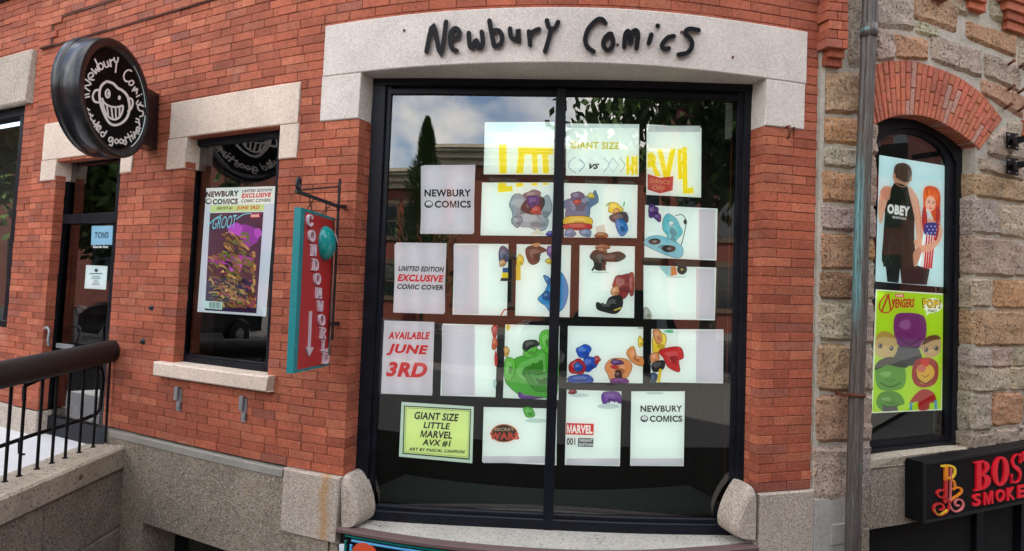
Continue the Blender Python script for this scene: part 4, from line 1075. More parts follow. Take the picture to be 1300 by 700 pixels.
# board corners : near edge stands 0.6 m out from the wall
YN, YFr = 4.45, 5.0
bq = [(382.5, 263.5), (425.5, 277.5), (417.5, 464.5), (372, 474.5)]
bc = [Vector(atY(382.5, 263.5, YN)), Vector(atY(425.5, 277.5, YFr)), Vector(atY(417.5, 464.5, YFr)), Vector(atY(372, 474.5, YN))]
xm = [(bc[0].x+bc[3].x)/2, (bc[1].x+bc[2].x)/2]
hfn, hn, bc = plane_fn(bq, bc)
hs = thing('hanging_sign', 'narrow red hanging board with teal edges, white vertical lettering and a teal globe', 'sign', (bc[2]+bc[3])/2)
TEAL = (20, 128, 132); RED = (178, 40, 40)
mb = MB(); v = [p for p in bc]+[p-hn*.05 for p in bc]
mb.add(v, [(0, 3, 2, 1), (4, 5, 6, 7), (0, 1, 5, 4), (1, 2, 6, 5), (2, 3, 7, 6), (3, 0, 4, 7)], s2l(TEAL)); mb.build('board', M['paint'], hs)
def hq(s_, t_): return bil(bq, s_, t_)
cv = Canvas(hfn); cv.poly([hq(.11, .018), hq(.96, .018), hq(.96, .982), hq(.11, .982)], RED); cv.mb.build('face_panel', M['paint'], hs)
# slab-serif letters
SL = {'C': [[(.9, .3), (.75, .05), (.3, .02), (.08, .3), (.08, .7), (.3, .98), (.75, .95), (.92, .7)]],
 'O': [[(.5, 0), (.15, .15), (.05, .5), (.15, .85), (.5, 1), (.85, .85), (.95, .5), (.85, .15), (.5, 0)]],
 'N': [[(.2, 1), (.2, 0)], [(.2, 0), (.8, 1)], [(.8, 1), (.8, 0)], [(0, 0), (.3, 0)], [(.0, 1), (.4, 1)], [(.62, 0), (1, 0)]],
 'D': [[(.2, 0), (.2, 1)], [(0, 0), (.55, .0), (.9, .25), (.9, .75), (.55, 1), (0, 1)]],
 'M': [[(.15, 1), (.15, 0)], [(.15, 0), (.5, .8)], [(.5, .8), (.85, 0)], [(.85, 0), (.85, 1)], [(0, 1), (.32, 1)], [(.68, 1), (1, 1)]],
 'W': [[(.1, 0), (.3, 1)], [(.3, 1), (.5, .25)], [(.5, .25), (.7, 1)], [(.7, 1), (.9, 0)], [(0, 0), (.25, 0)], [(.75, 0), (1, 0)]],
 'R': [[(.2, 0), (.2, 1)], [(0, 0), (.6, .0), (.85, .2), (.6, .48), (.2, .5)], [(.5, .5), (.85, 1)], [(0, 1), (.4, 1)], [(.75, 1), (1, 1)]],
 'L': [[(.3, 0), (.3, 1)], [(.05, 0), (.55, 0)], [(.05, 1), (.95, 1)], [(.95, 1), (.95, .72)]]}
LC = [('C', 82, 155), ('O', 88, 204), ('N', 94, 251), ('D', 99, 298), ('O', 106, 344), ('M', 111, 389), ('W', 116, 434), ('O', 122, 479), ('R', 127, 523), ('L', 132, 566), ('D', 137, 608)]
for ch, cx_, cy_ in LC:
    cv = Canvas(hfn); cx2, cy2 = 360+cx_/2.59, 220+cy_/2.59; w_, h_ = 6.4, 13.2; cx2 -= max(0, (cy2-380)*.022)
    for st in SL[ch]:
        pts = [(cx2-w_/2+w_*a, cy2-h_/2+h_*b_+(a-.5)*1.2) for a, b_ in st]
        rd_ = ch in 'OC' or (ch in 'DR' and len(st) > 4)
        cv.k = 0; cv.raised(pts, 1.55, .018, (226, 205, 214), sm=rd_, cap=0 if not rd_ else 3)
    cv.mb.build('letter', M['paint'], hs)
cv = Canvas(hfn); cv.raised([(393.2, 394), (391.2, 441)], 2.0, .012, (214, 196, 205), sm=False, cap=0); cv.k = 0
cv.raised_poly([(386.8, 440), (396.2, 440.5), (390.6, 452)], .014, (214, 196, 205)); cv.mb.build('arrow', M['paint'], hs)
gc = hfn(412.8, 308, 0); gy = (hfn(421.5, 308, 0)-hfn(404, 308, 0)).length/2; gz = abs(hfn(412.8, 286.5, 0).z-hfn(412.8, 330, 0).z)/2
mb = MB(); vs_ = []; ny_ = 10; ey = (bc[1]-bc[0]).normalized()
for i in range(ny_+1):
    ph = math.pi/2*i/ny_
    for j in range(28): a = 2*math.pi*j/28; vs_.append(gc+ey*math.cos(a)*math.cos(ph)*gy+Vector((0, 0, 1))*math.sin(a)*math.cos(ph)*gz+hn*math.sin(ph)*.07)
mb.add(vs_, [(i*28+j, i*28+(j+1) % 28, (i+1)*28+(j+1) % 28, (i+1)*28+j) for i in range(ny_) for j in range(28)], s2l((10, 150, 145)), smooth=True)
gl_ = mb.build('globe', M['gloss'], hs)
cv = Canvas(lambda x, y, o=0.: hfn(x, y, 0)+hn*(.076*math.sqrt(max(0, 1-((x-412.8)/9.2)**2-((y-308)/22.5)**2))+.004+o))
cv.poly([(415.5, 293), (418, 296), (419.5, 302), (418.5, 306), (420, 312), (419, 318), (416.5, 322), (415.5, 316), (417, 309), (414.5, 303)], (230, 235, 235)); cv.mb.build('globe_map', M['gloss'], gl_)
mb = MB()
for px_, t_ in ((395.5, .30), (413.5, .72)):
    top = arm0+(arm1-arm0)*(1-t_)*.95; bot = bc[0]+(bc[1]-bc[0])*t_-hn*.025
    for k in range(3):
        c = top+(bot-top)*(k+.5)/3; ln = (top-bot).length/3*.62
        pts = [c+Vector((0 if k % 2 else math.sin(a)*.014, math.sin(a)*.014 if k % 2 else 0, math.cos(a)*ln)) for a in np.linspace(0, 2*math.pi, 12)]
        mb.tube(pts, .0045, 5)
mb.build('chain', M['rust'], hs)

# ------------------------------------------------------------------ concrete wall, railing and landing on the left
ZCP = -1.6509
cw = thing('concrete_wall', 'low wall of concrete blocks under a coping, running from the street to the brick shop', 'wall', (-3.9, 4., 0))
def xbox(mb, x0, x1, y0, y1, z0, z1, ch=.012, col=(1, 1, 1)):
    v = []
    for z, i in ((z0, 0), (z0+ch, ch), (z1-ch, ch), (z1, 0)): pass
    lv = [(z0, ch), (z0+ch, 0), (z1-ch, 0), (z1, ch)]
    for z, c in lv: v += [(x0+c, y0+c, z+ZC), (x1-c, y0+c, z+ZC), (x1-c, y1-c, z+ZC), (x0+c, y1-c, z+ZC)]
    f = [(0, 3, 2, 1), (12, 13, 14, 15)]+[(4*k+i, 4*k+(i+1) % 4, 4*k+4+(i+1) % 4, 4*k+4+i) for k in range(3) for i in range(4)]
    mb.add(v, f, col)
XW = -3.645; YE = 6.31
mb = MB(); xbox(mb, XW-.42, XW, 1.6, YE, ZCP-.215, ZCP, .02); mb.build('coping', M['coping'], cw)
zb_ = ZCP-.22
for r_ in range(3):
    z1 = zb_-r_*.545; z0 = z1-.54
    ys = [1.6, 2.9, 4.05, 5.22, YE] if r_ % 2 == 0 else [1.6, 2.3, 3.4, 4.6, 5.75, YE]
    for a, b_ in zip(ys[:-1], ys[1:]):
        mb = MB(); xbox(mb, XW-.38, XW-.02-rs.uniform(0, .004), a+.006, b_-.006, z0, z1-.006, .012); mb.build('block', M['aggregate'], cw)
mb = MB(); xbox(mb, XW-.36, XW-.035, 1.6, YE, -3.3, zb_, 0.0); mb.build('mortar_core', M['cement'], cw)
mb = MB(); c_ = Vector((XW, 5.62, ZC+ZCP-.11)); mb.lathe(c_-Vector((.01, 0, 0)), (1, 0, 0), [(0, .022), (.014, .022), (.014, .012), (.004, .011), (.004, 0)], 10); mb.build('drain_hole', M['rust'], cw)
lz = DZ0-.06
XR = -3.9
mb = MB(); 
mb.add([(XW-.42, 1.6, lz+ZC), (-8, 1.6, lz+ZC), (-8, 9.5, lz+ZC), (XW-.42, 9.5, lz+ZC), (XW-.42, 1.6, 0), (-8, 1.6, 0), (-8, 9.5, 0), (XW-.42, 9.5, 0)], [(3, 2, 1, 0), (0, 1, 5, 4), (1, 2, 6, 5), (3, 0, 4, 7)])
tagS(mb.build('landing', M['mat'], loc=(-5, 5, lz+ZC)))
rl = thing('metal_railing', 'black metal railing with a thick padded handrail on the concrete wall', 'railing', (XR, 4.5, ZC+ZCP))
r0 = Vector(atx(155.5, 443, XR)); r1 = Vector(atx(0, 476.5, XR)); dr_ = (r1-r0)
nn = 14; ext = 1.9
mb = MB(); pts = [r0+dr_*(ext*i/nn) for i in range(nn+1)]
pts = [r0-dr_*.004]+pts
mb.tube(pts, [.098]+[.108]*(nn+1), 28); mb.build('handrail', M['rail'], rl)
mb = MB(); c_ = r0-dr_*.0; e_ = dr_.normalized(); mb.tube([c_-e_*.10, c_-e_*.07, c_-e_*.07, c_], [.004, .03, .012, .02], 10); mb.build('end_spike', M['iron'], rl)
bals = [((8.6, 612), (18, 494)), ((28.7, 605), (39, 488)), ((48, 596), (58, 481)), ((66, 588.6), (76, 477)), ((83.6, 582), (92, 473)), ((100.7, 575), (107, 468.6)), ((115.7, 568), (124, 464)), ((131.6, 562), (139.5, 460))]
ybs = []
def axis_at(y): k = (y-r0.y)/dr_.y; return r0+dr_*k
for b_, t_ in bals:
    p0 = Vector(atz(*b_, ZCP)); p0.x = XR; ybs.append(p0.y)
st_ = ybs[0]-ybs[1]
for k in range(1, 14): ybs.append(ybs[0]-.165*k)
for y_ in ybs:
    if y_ < 2: continue
    yt = y_+.035; p1 = axis_at(yt); p1.z -= .06
    mb = MB(); mb.tube([Vector((XR, y_, ZC+ZCP)), Vector((XR, yt, p1.z))], .0125, 8)
    mb.lathe((XR, y_, ZC+ZCP), (0, 0, 1), [(0, .024), (.006, .022), (.01, .013)], 8); mb.build('baluster', M['black'], rl)
# rounded inner loop behind the balusters
XI = XR-.10
lp = [atx(x, y, XI) for x, y in [(-260, 600), (-120, 592), (0, 567), (40, 553), (80, 541), (110, 531), (122, 526), (127, 519), (129, 500), (131, 480), (129, 469), (122, 465), (105, 468), (75, 474), (50, 482), (36, 488), (31, 491), (30.5, 500), (30.5, 509)]]
mb = MB(); mb.tube([Vector(p) for p in lp], .017, 10); mb.build('inner_rail', M['black'], rl)
mb = MB(); lp = [atx(x, y, XI+.03) for x, y in [(24.5, 560), (24, 568), (24, 575), (26, 577), (31, 577)]]; mb.tube([Vector(p) for p in lp], .009, 8); mb.build('hook', M['black'], rl)

# ------------------------------------------------------------------ small fittings on the wall
def latch(px, py, lab):
    mb = MB(); u, z = at(px, py); k = qq(u)
    mb.block(u-.02*k, u+.02*k, z-.10, z+.10, -.01, .008, 1, .002); mb.block(u-.026*k, u+.005*k, z-.0, z+.12, .006, .034, 1, .003); mb.block(u-.008*k, u+.026*k, z-.07, z-.015, .006, .026, 1, .003)
    tag(mb.build('wall_latch', M['steel']), lab, 'metal bracket', 'small grey brackets under the window')
latch(228, 508, 'small grey metal bracket on the bricks, the one nearer the shop door'); latch(310.5, 521, 'small grey metal bracket on the bricks, the one nearer the big display window')
def bolt(px, py, lab, r_=.022):
    mb = MB(); c = Vector(at3(px, py, -.005)); u, z = at(px, py); x, y, tx, ty = plan(u); n_ = (ty, -tx, 0)
    mb.lathe(c, n_, [(0, r_*1.3), (.008, r_*1.3), (.01, r_*.7), (.03, r_*.7), (.036, r_*.3)], 8)
    tag(mb.build('wall_bolt', M['iron']), lab, 'bolt', 'bolts in the brick wall')
bolt(193.5, 391, 'bolt head in the bricks between door and window, the upper one'); bolt(182.5, 433.5, 'bolt head in the bricks beside the end of the handrail', .024)
hk = MB(); u, z = at(997, 162); c = Vector(P(u, z, .012)); hk.tube([c, c+Vector((0, -.05, -.005)), c+Vector((.005, -.06, -.04)), c+Vector((0, -.045, -.085)), c+Vector((0, -.03, -.09))], .010, 8); hk.tube([Vector(at3(1008, 163, .0)), Vector(at3(1008, 163, .05))], .012, 6)
tag(hk.build('rusty_hook', M['rust']), 'rusty hook under the right granite block of the big lintel', 'hook')
for i, (x, y) in enumerate(((1283, 80), (1297, 84), (1283, 112), (1296, 116), (1280, 135), (1296, 139))):
    mb = MB(); a = Vector(at3(x-4, y+3, .0)); b_ = Vector(at3(x+3, y-2, .09)); mb.tube([a, b_, b_+Vector((.0, -.012, 0))], [.012, .012, .019], 8)
    tag(mb.build('rusty_bolt', M['rust']), ('left', 'right')[i % 2]+' rusty bolt stub of the '+('top', 'middle', 'lowest')[i//2]+' pair above the black sign plates', 'bolt', 'rusty bolts at the right edge')
# projecting blade sign bracket at the right edge
bs = thing('blade_sign', 'black projecting sign cut off by the right edge, held by two plates', 'sign', at3(1310, 225, .1))
for k, (yy, lb) in enumerate(((179, ''), (211, ''))):
    mb = MB(); q_ = [(1279.5, yy-11), (1293, yy-9), (1293.5, yy+12), (1280, yy+9)]; mb.prism(q_, .04, .055); pl_ = mb.build('wall_plate', M['black'], bs)
    mb = MB()
    for x, y in ((1281.5, yy-8), (1291, yy-6), (1282, yy+7), (1291.5, yy+9)): mb.prism([(x-.9, y-.9), (x+.9, y-.9), (x+.9, y+.9), (x-.9, y+.9)], .05, .062)
    mb.build('screw', M['steel'], pl_)
    mb = MB(); a = Vector(at3(1288, yy+1, .05)); b_ = a+Vector((-.02, -.40, .0)); b_ = Vector(at3(1296, yy-2, .32)); beam(mb, a, b_, .05, .05); mb.build('arm', M['black'], bs)
a = Vector(at3(1313, 170, .42)); mb = MB(); mb.box(a.x-.03, a.x+.06, a.y-.6, a.y, a.z-.55, a.z+.12); mb.build('sign_box', M['black'], bs)
mb = MB(); mb.lathe((a.x-.032, a.y-.2, a.z-.30), (-1, 0, 0), [(0, .13), (.01, .13), (.012, .10), (.012, 0)], 20, col=s2l((220, 30, 35))); mb.build('emblem', M['gloss'], bs)

# ------------------------------------------------------------------ black shop sign with red letters, bottom right
DSG = .16
sq = [(1171, 587), (1345, 559), (1345, 629), (1171, 664.5)]
sgc = [Vector(at3(1171, 587, DSG)), Vector(at3(1345, 559, DSG)), Vector(at3(1345, 629, DSG)), Vector(at3(1171, 664.5, DSG))]
sfn, sn, sgc = plane_fn(sq, sgc)
sg = thing('shop_sign', 'long black sign box with raised red letters and a flame-coloured emblem over the basement', 'sign', sgc[3])
mb = MB(); v = [p for p in sgc]+[p-sn*.15 for p in sgc]; mb.add(v, [(0, 3, 2, 1), (4, 5, 6, 7), (0, 1, 5, 4), (1, 2, 6, 5), (2, 3, 7, 6), (3, 0, 4, 7)]); 
mb.build('sign_box', M['black'], sg)
def sqp(s_, t_): return bil(sq, s_, t_)
mb = MB()
cvb = Canvas(sfn)
for a, b_, c, d_ in (((0, 0), (1, 0), (1, .045), (0, .045)), ((0, .955), (1, .955), (1, 1), (0, 1)), ((0, .045), (.012, .045), (.012, .955), (0, .955)), ((.988, .045), (1, .045), (1, .955), (.988, .955))):
    cvb.raised_poly([sqp(*a), sqp(*b_), sqp(*c), sqp(*d_)], .014, (22, 22, 24))
cvb.mb.build('trim', M['paint'], sg)
RD = (236, 22, 44); WHT = (235, 205, 205)
def s5(pts): return [(1150+x/5, 560+y/5) for x, y in pts]
# bold high-contrast serif letters
def serif(ch, x0, y0, w, h, sl):
    """returns polygons in canvas space for a fat-face letter; sl = slope of the base line"""
    def T(a, b_): return (x0+w*a, y0+h*b_+sl*w*a)
    out = []
    def bar(a0, b0, a1, b1): out.append([T(a0, b0), T(a1, b0), T(a1, b1), T(a0, b1)])
    if ch == 'B':
        bar(.0, 0, .6, .05); bar(.14, .05, .44, .95); bar(0, .95, .6, 1); 
        for c0, c1 in ((.0, .49), (.46, 1.)):
            ro = .42; pts = [T(.44+(.50+.08*(c0 > 0))*math.sin(a), (c0+c1)/2-(c1-c0)/2*math.cos(a)) for a in np.linspace(.0, math.pi, 12)]
            pin = [T(.44+.20*math.sin(a), (c0+c1)/2-((c1-c0)/2-.06)*math.cos(a)) for a in np.linspace(math.pi, 0, 12)]
            for i in range(11): out.append([pts[i], pts[i+1], pin[10-i], pin[11-i]])
    elif ch == 'O':
        for i in range(24):
            a, b_ = 2*math.pi*i/24, 2*math.pi*(i+1)/24
            f_ = lambda t_, k1, k2: T(.5+k1*math.cos(t_), .5+k2*math.sin(t_))
            out.append([f_(a, .5, .51), f_(b_, .5, .51), f_(b_, .2, .44), f_(a, .2, .44)])
    elif ch == 'S':
        pts = smooth_pts([(.88, .30), (.80, .08), (.50, .02), (.20, .16), (.24, .36), (.55, .50), (.82, .68), (.76, .90), (.46, .98), (.16, .90), (.08, .68)], 3)
        ws_ = [.10+.22*max(0, 1-abs(p[1]-.5)/.34) for p in pts]
        vv, ff, _ = ribbon([(p[0]*w, p[1]*h) for p in pts], [q_*w*1.05 for q_ in ws_], 0)
        for f_ in ff: out.append([(x0+vv[i][0], y0+vv[i][1]+sl*vv[i][0]) for i in f_])
        bar(.80, .02, .92, .34); bar(.04, .66, .16, .98)
    elif ch == 'T':
        bar(.34, .05, .66, .95); bar(0, 0, 1, .055); bar(0, .05, .08, .32); bar(.92, .05, 1, .32); bar(.2, .95, .8, 1)
    elif ch == 'N':
        bar(.0, 0, .34, .05); bar(.12, .05, .2, .95); bar(0, .95, .34, 1); bar(.7, 0, 1, .05); bar(.8, .05, .88, 1); out.append([T(.12, .0), T(.42, 0), T(.88, 1), T(.62, 1)])
    return out
for ch, x0, y0, w, h in (('B', 414, 128, 102, 185), ('O', 528, 104, 106, 184), ('S', 645, 84, 76, 184), ('T', 722, 62, 100, 184), ('O', 830, 40, 106, 184), ('N', 945, 20, 100, 184)):
    cv = Canvas(sfn)
    for pl_ in serif(ch, x0, y0+6, w, h, -.19): cv.raised_poly(s5(pl_), .016, RD)
    cv.mb.build('letter', M['gloss'], sg)
for ch, x0, y0, w in (('S', 406, 334, 52), ('M', 476, 324, 58), ('O', 552, 308, 58), ('K', 622, 296, 52), ('E', 692, 280, 42)):
    cv = Canvas(sfn); sl = -.2*w; h = 80
    cv.raised_text(ch, s5([(x0, y0+4), (x0+w, y0+4+sl), (x0+w, y0+4+sl+h), (x0, y0+4+h)]), .014, RD, bold=.035); cv.mb.build('letter', M['gloss'], sg)
cv = Canvas(sfn)
def emb(pts, w, c): cv.k = 0; cv.raised(s5(pts), w, .012, c)
ORc, YEc, RDc, PKc = (246, 140, 30), (252, 205, 50), (205, 40, 40), (225, 120, 120)
emb([(244, 160), (243, 250)], 4.2, ORc); emb([(243, 250), (241, 330), (236, 385)], 3.6, RDc); emb([(218, 160), (262, 156), (292, 170), (297, 200), (284, 228), (262, 238)], 2.6, YEc)
emb([(262, 238), (290, 256), (298, 290)], 2.4, ORc); emb([(272, 175), (272, 300), (268, 380)], 1.3, PKc); emb([(286, 306), (310, 294), (334, 302), (338, 322), (318, 344), (290, 362), (264, 384)], 2.2, ORc)
emb([(240, 314), (208, 312), (188, 330), (200, 352), (236, 362), (262, 384), (262, 420), (244, 452), (210, 470), (180, 462), (167, 438), (176, 406), (204, 396), (226, 410), (224, 432), (206, 436)], 2.2, RDc)
emb([(262, 390), (272, 425), (300, 448), (334, 436), (350, 408), (340, 378), (314, 370), (298, 388), (304, 410), (320, 408)], 1.9, PKc); emb([(250, 440), (212, 468), (180, 460), (168, 436)], 2.3, YEc)
cv.mb.build('emblem', M['gloss'], sg)

# ------------------------------------------------------------------ neon-edged board under the big sill
nbq = (ua(431, 690, .05), ua(958, 700, .05)); ztop = za(700, 702, .06)
ns = thing('neon_board', 'black board with teal and blue outlines and an orange disc under the window sill', 'sign', P(.07, -2.6, .05))
mb = MB(); mb.block(nbq[0], nbq[1], -2.62, -1.915, -.02, .05, 22, .004); mb.build('board', M['black'], ns)
mb = MB(); mb.block(nbq[0]-.004, nbq[1]+.004, -1.917, -1.888, -.02, .075, 22, .003, col=(.14, .09, .085)); mb.build('top_rail', M['paint'], ns)
mb = MB()
mb.block(nbq[0]+.008, nbq[1]-.008, -1.944, -1.930, .045, .062, 22, .003, col=s2l((20, 110, 100))); mb.block(nbq[0]+.008, nbq[0]+.0115, -2.55, -1.97, .045, .062, 1, .002, col=s2l((20, 110, 100))); mb.block(nbq[1]-.0115, nbq[1]-.008, -2.55, -1.97, .045, .062, 1, .002, col=s2l((20, 110, 100)))
mb.build('teal_tube', M['gloss'], ns)
mb = MB(); mb.block(nbq[0]+.018, nbq[1]-.018, -1.972, -1.956, .045, .062, 22, .003, col=s2l((90, 170, 220))); mb.block(nbq[0]+.016, nbq[0]+.0195, -2.55, -1.995, .045, .062, 1, .002, col=s2l((90, 170, 220))); mb.build('blue_tube', M['gloss'], ns)
u, z = at(463, 703, .055); c_ = Vector(P(u, z-.03, .05)); mb = MB(); x, y, tx, ty = plan(u); mb.lathe(c_, (ty, -tx, 0), [(0, .115), (.012, .112), (.012, 0)], 32, col=s2l((215, 85, 50)), smooth=False); mb.build('orange_disc', M['paint'], ns)
mb = MB(); mb.prism([(430.5, 691), (437, 691), (438, 706), (431, 706)], .05, .055, s2l((225, 235, 240))); mb.build('sticker', M['paint'], ns)
u, z = at(466, 682, .07)

# leaf litter and grit in the corners of the big sill
rg = random.Random(21); mb = MB()
for cx_, cy_, n_ in ((472, 662, 60), (490, 667, 24), (915, 672, 40), (640, 676, 14), (760, 678, 14)):
    for i in range(n_):
        u, z = at(cx_+rg.gauss(0, 6), cy_, -.2); d_ = -.2+rg.uniform(-.06, .10); p = Vector(P(u, -1.8925, d_))+Vector((0, 0, .003)); a = rg.uniform(0, 6.3); r_ = rg.uniform(.003, .011)
        q1 = Vector((math.cos(a), math.sin(a), rg.uniform(-.2, .5)))*r_; q2 = Vector((-math.sin(a), math.cos(a), rg.uniform(-.2, .5)))*r_*.6
        mb.add([p-q1, p-q2, p+q1, p+q2], [(0, 1, 2, 3)], rg.choice(((.16, .10, .05), (.25, .19, .12), (.08, .06, .04), (.35, .31, .26))))
tag(mb.build('leaf_litter', M['paint']), 'dry leaf litter and grit in the corners of the stone sill under the big window', 'litter', None, 'stuff')

# ------------------------------------------------------------------ posters in the big window (printed artwork is reduced to plain colour shapes)
LAV = (212, 207, 214); MINT = (236, 245, 240)
PD = dwin(-.022)
GP = 'posters in the big display window'
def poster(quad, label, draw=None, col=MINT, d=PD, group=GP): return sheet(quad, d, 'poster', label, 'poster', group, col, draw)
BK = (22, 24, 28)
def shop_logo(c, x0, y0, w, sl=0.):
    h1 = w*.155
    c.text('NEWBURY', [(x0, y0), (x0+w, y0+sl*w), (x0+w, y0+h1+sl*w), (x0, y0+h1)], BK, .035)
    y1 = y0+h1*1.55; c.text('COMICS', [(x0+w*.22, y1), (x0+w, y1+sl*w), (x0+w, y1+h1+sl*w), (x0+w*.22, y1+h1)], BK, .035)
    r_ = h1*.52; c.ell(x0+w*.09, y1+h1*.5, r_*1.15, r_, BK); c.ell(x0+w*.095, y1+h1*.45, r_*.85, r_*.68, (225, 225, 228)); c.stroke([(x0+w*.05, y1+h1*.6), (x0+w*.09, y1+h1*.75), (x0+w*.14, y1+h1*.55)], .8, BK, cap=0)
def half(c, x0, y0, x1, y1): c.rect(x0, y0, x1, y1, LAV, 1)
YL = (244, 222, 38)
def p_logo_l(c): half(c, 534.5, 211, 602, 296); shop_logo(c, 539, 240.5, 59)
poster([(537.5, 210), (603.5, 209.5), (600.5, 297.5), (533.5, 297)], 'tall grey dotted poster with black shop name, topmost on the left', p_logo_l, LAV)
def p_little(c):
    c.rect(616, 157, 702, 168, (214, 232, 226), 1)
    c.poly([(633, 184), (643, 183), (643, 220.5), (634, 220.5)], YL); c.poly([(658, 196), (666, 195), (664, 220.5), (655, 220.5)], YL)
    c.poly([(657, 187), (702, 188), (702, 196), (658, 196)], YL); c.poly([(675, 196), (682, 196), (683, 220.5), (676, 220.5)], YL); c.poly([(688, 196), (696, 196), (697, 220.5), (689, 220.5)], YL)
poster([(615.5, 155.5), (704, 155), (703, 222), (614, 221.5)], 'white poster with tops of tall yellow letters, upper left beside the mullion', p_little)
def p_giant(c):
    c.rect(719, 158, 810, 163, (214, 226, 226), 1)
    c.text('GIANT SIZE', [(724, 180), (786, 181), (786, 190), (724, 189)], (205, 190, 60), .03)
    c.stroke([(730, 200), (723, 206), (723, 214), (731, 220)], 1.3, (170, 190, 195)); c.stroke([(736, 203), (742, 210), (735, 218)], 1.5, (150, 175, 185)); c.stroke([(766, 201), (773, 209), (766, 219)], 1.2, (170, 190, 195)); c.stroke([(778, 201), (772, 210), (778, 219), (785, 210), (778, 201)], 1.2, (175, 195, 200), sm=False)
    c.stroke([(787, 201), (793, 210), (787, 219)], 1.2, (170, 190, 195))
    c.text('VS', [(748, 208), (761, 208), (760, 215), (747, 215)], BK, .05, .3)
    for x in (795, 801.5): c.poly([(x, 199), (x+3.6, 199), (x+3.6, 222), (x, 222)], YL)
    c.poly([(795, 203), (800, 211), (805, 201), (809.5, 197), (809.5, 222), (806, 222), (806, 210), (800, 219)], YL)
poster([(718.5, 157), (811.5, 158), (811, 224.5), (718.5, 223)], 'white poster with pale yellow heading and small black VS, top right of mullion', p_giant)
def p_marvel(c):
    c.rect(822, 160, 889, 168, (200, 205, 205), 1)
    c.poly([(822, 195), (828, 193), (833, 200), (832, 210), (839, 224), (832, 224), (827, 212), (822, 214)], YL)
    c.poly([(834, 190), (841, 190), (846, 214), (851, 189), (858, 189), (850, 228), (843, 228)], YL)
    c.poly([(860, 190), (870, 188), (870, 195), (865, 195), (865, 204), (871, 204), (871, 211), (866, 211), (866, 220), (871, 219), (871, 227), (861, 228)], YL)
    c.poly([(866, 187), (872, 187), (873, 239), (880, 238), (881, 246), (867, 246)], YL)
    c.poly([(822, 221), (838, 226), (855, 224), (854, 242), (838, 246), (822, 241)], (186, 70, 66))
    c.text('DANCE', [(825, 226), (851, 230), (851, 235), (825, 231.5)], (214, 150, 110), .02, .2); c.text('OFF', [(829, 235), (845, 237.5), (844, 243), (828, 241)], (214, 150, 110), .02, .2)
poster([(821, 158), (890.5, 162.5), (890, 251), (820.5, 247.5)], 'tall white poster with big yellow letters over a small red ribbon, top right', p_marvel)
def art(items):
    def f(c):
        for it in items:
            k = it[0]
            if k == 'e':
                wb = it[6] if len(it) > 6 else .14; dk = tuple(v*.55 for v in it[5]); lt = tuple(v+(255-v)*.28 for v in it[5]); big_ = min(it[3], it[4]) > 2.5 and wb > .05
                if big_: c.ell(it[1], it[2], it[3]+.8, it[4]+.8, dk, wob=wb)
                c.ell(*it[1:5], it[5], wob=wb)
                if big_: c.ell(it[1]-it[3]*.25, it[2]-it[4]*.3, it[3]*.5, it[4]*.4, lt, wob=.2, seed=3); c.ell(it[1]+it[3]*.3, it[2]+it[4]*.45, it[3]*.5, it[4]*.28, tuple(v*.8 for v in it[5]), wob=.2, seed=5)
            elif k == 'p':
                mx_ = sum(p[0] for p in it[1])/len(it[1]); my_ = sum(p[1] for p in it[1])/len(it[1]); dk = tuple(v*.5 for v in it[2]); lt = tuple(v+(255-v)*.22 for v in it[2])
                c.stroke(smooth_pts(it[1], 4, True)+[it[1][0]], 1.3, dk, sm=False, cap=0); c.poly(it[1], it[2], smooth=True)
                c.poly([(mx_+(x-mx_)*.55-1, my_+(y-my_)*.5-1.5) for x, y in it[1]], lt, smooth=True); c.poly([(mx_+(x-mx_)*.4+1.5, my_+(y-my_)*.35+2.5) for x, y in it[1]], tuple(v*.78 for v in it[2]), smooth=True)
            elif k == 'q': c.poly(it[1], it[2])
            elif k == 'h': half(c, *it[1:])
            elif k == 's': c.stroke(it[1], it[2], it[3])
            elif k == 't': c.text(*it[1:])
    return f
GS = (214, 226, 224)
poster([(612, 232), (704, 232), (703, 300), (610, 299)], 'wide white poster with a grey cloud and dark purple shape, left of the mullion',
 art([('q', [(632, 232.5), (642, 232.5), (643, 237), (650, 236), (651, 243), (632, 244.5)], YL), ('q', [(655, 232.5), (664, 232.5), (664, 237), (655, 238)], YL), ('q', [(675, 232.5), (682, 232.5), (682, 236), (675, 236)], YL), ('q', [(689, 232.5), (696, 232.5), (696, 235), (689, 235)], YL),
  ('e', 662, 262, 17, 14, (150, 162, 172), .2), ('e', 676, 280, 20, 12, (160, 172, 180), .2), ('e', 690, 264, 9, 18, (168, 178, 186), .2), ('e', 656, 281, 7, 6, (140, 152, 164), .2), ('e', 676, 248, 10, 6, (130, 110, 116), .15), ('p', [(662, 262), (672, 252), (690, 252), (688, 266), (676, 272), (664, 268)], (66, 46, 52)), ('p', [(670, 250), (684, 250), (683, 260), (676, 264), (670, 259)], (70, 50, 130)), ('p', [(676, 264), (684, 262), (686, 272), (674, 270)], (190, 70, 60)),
  ('q', [(672, 298), (682, 290), (692, 298)], (222, 214, 196)), ('e', 699, 297, 5, 3, (60, 70, 170))]))
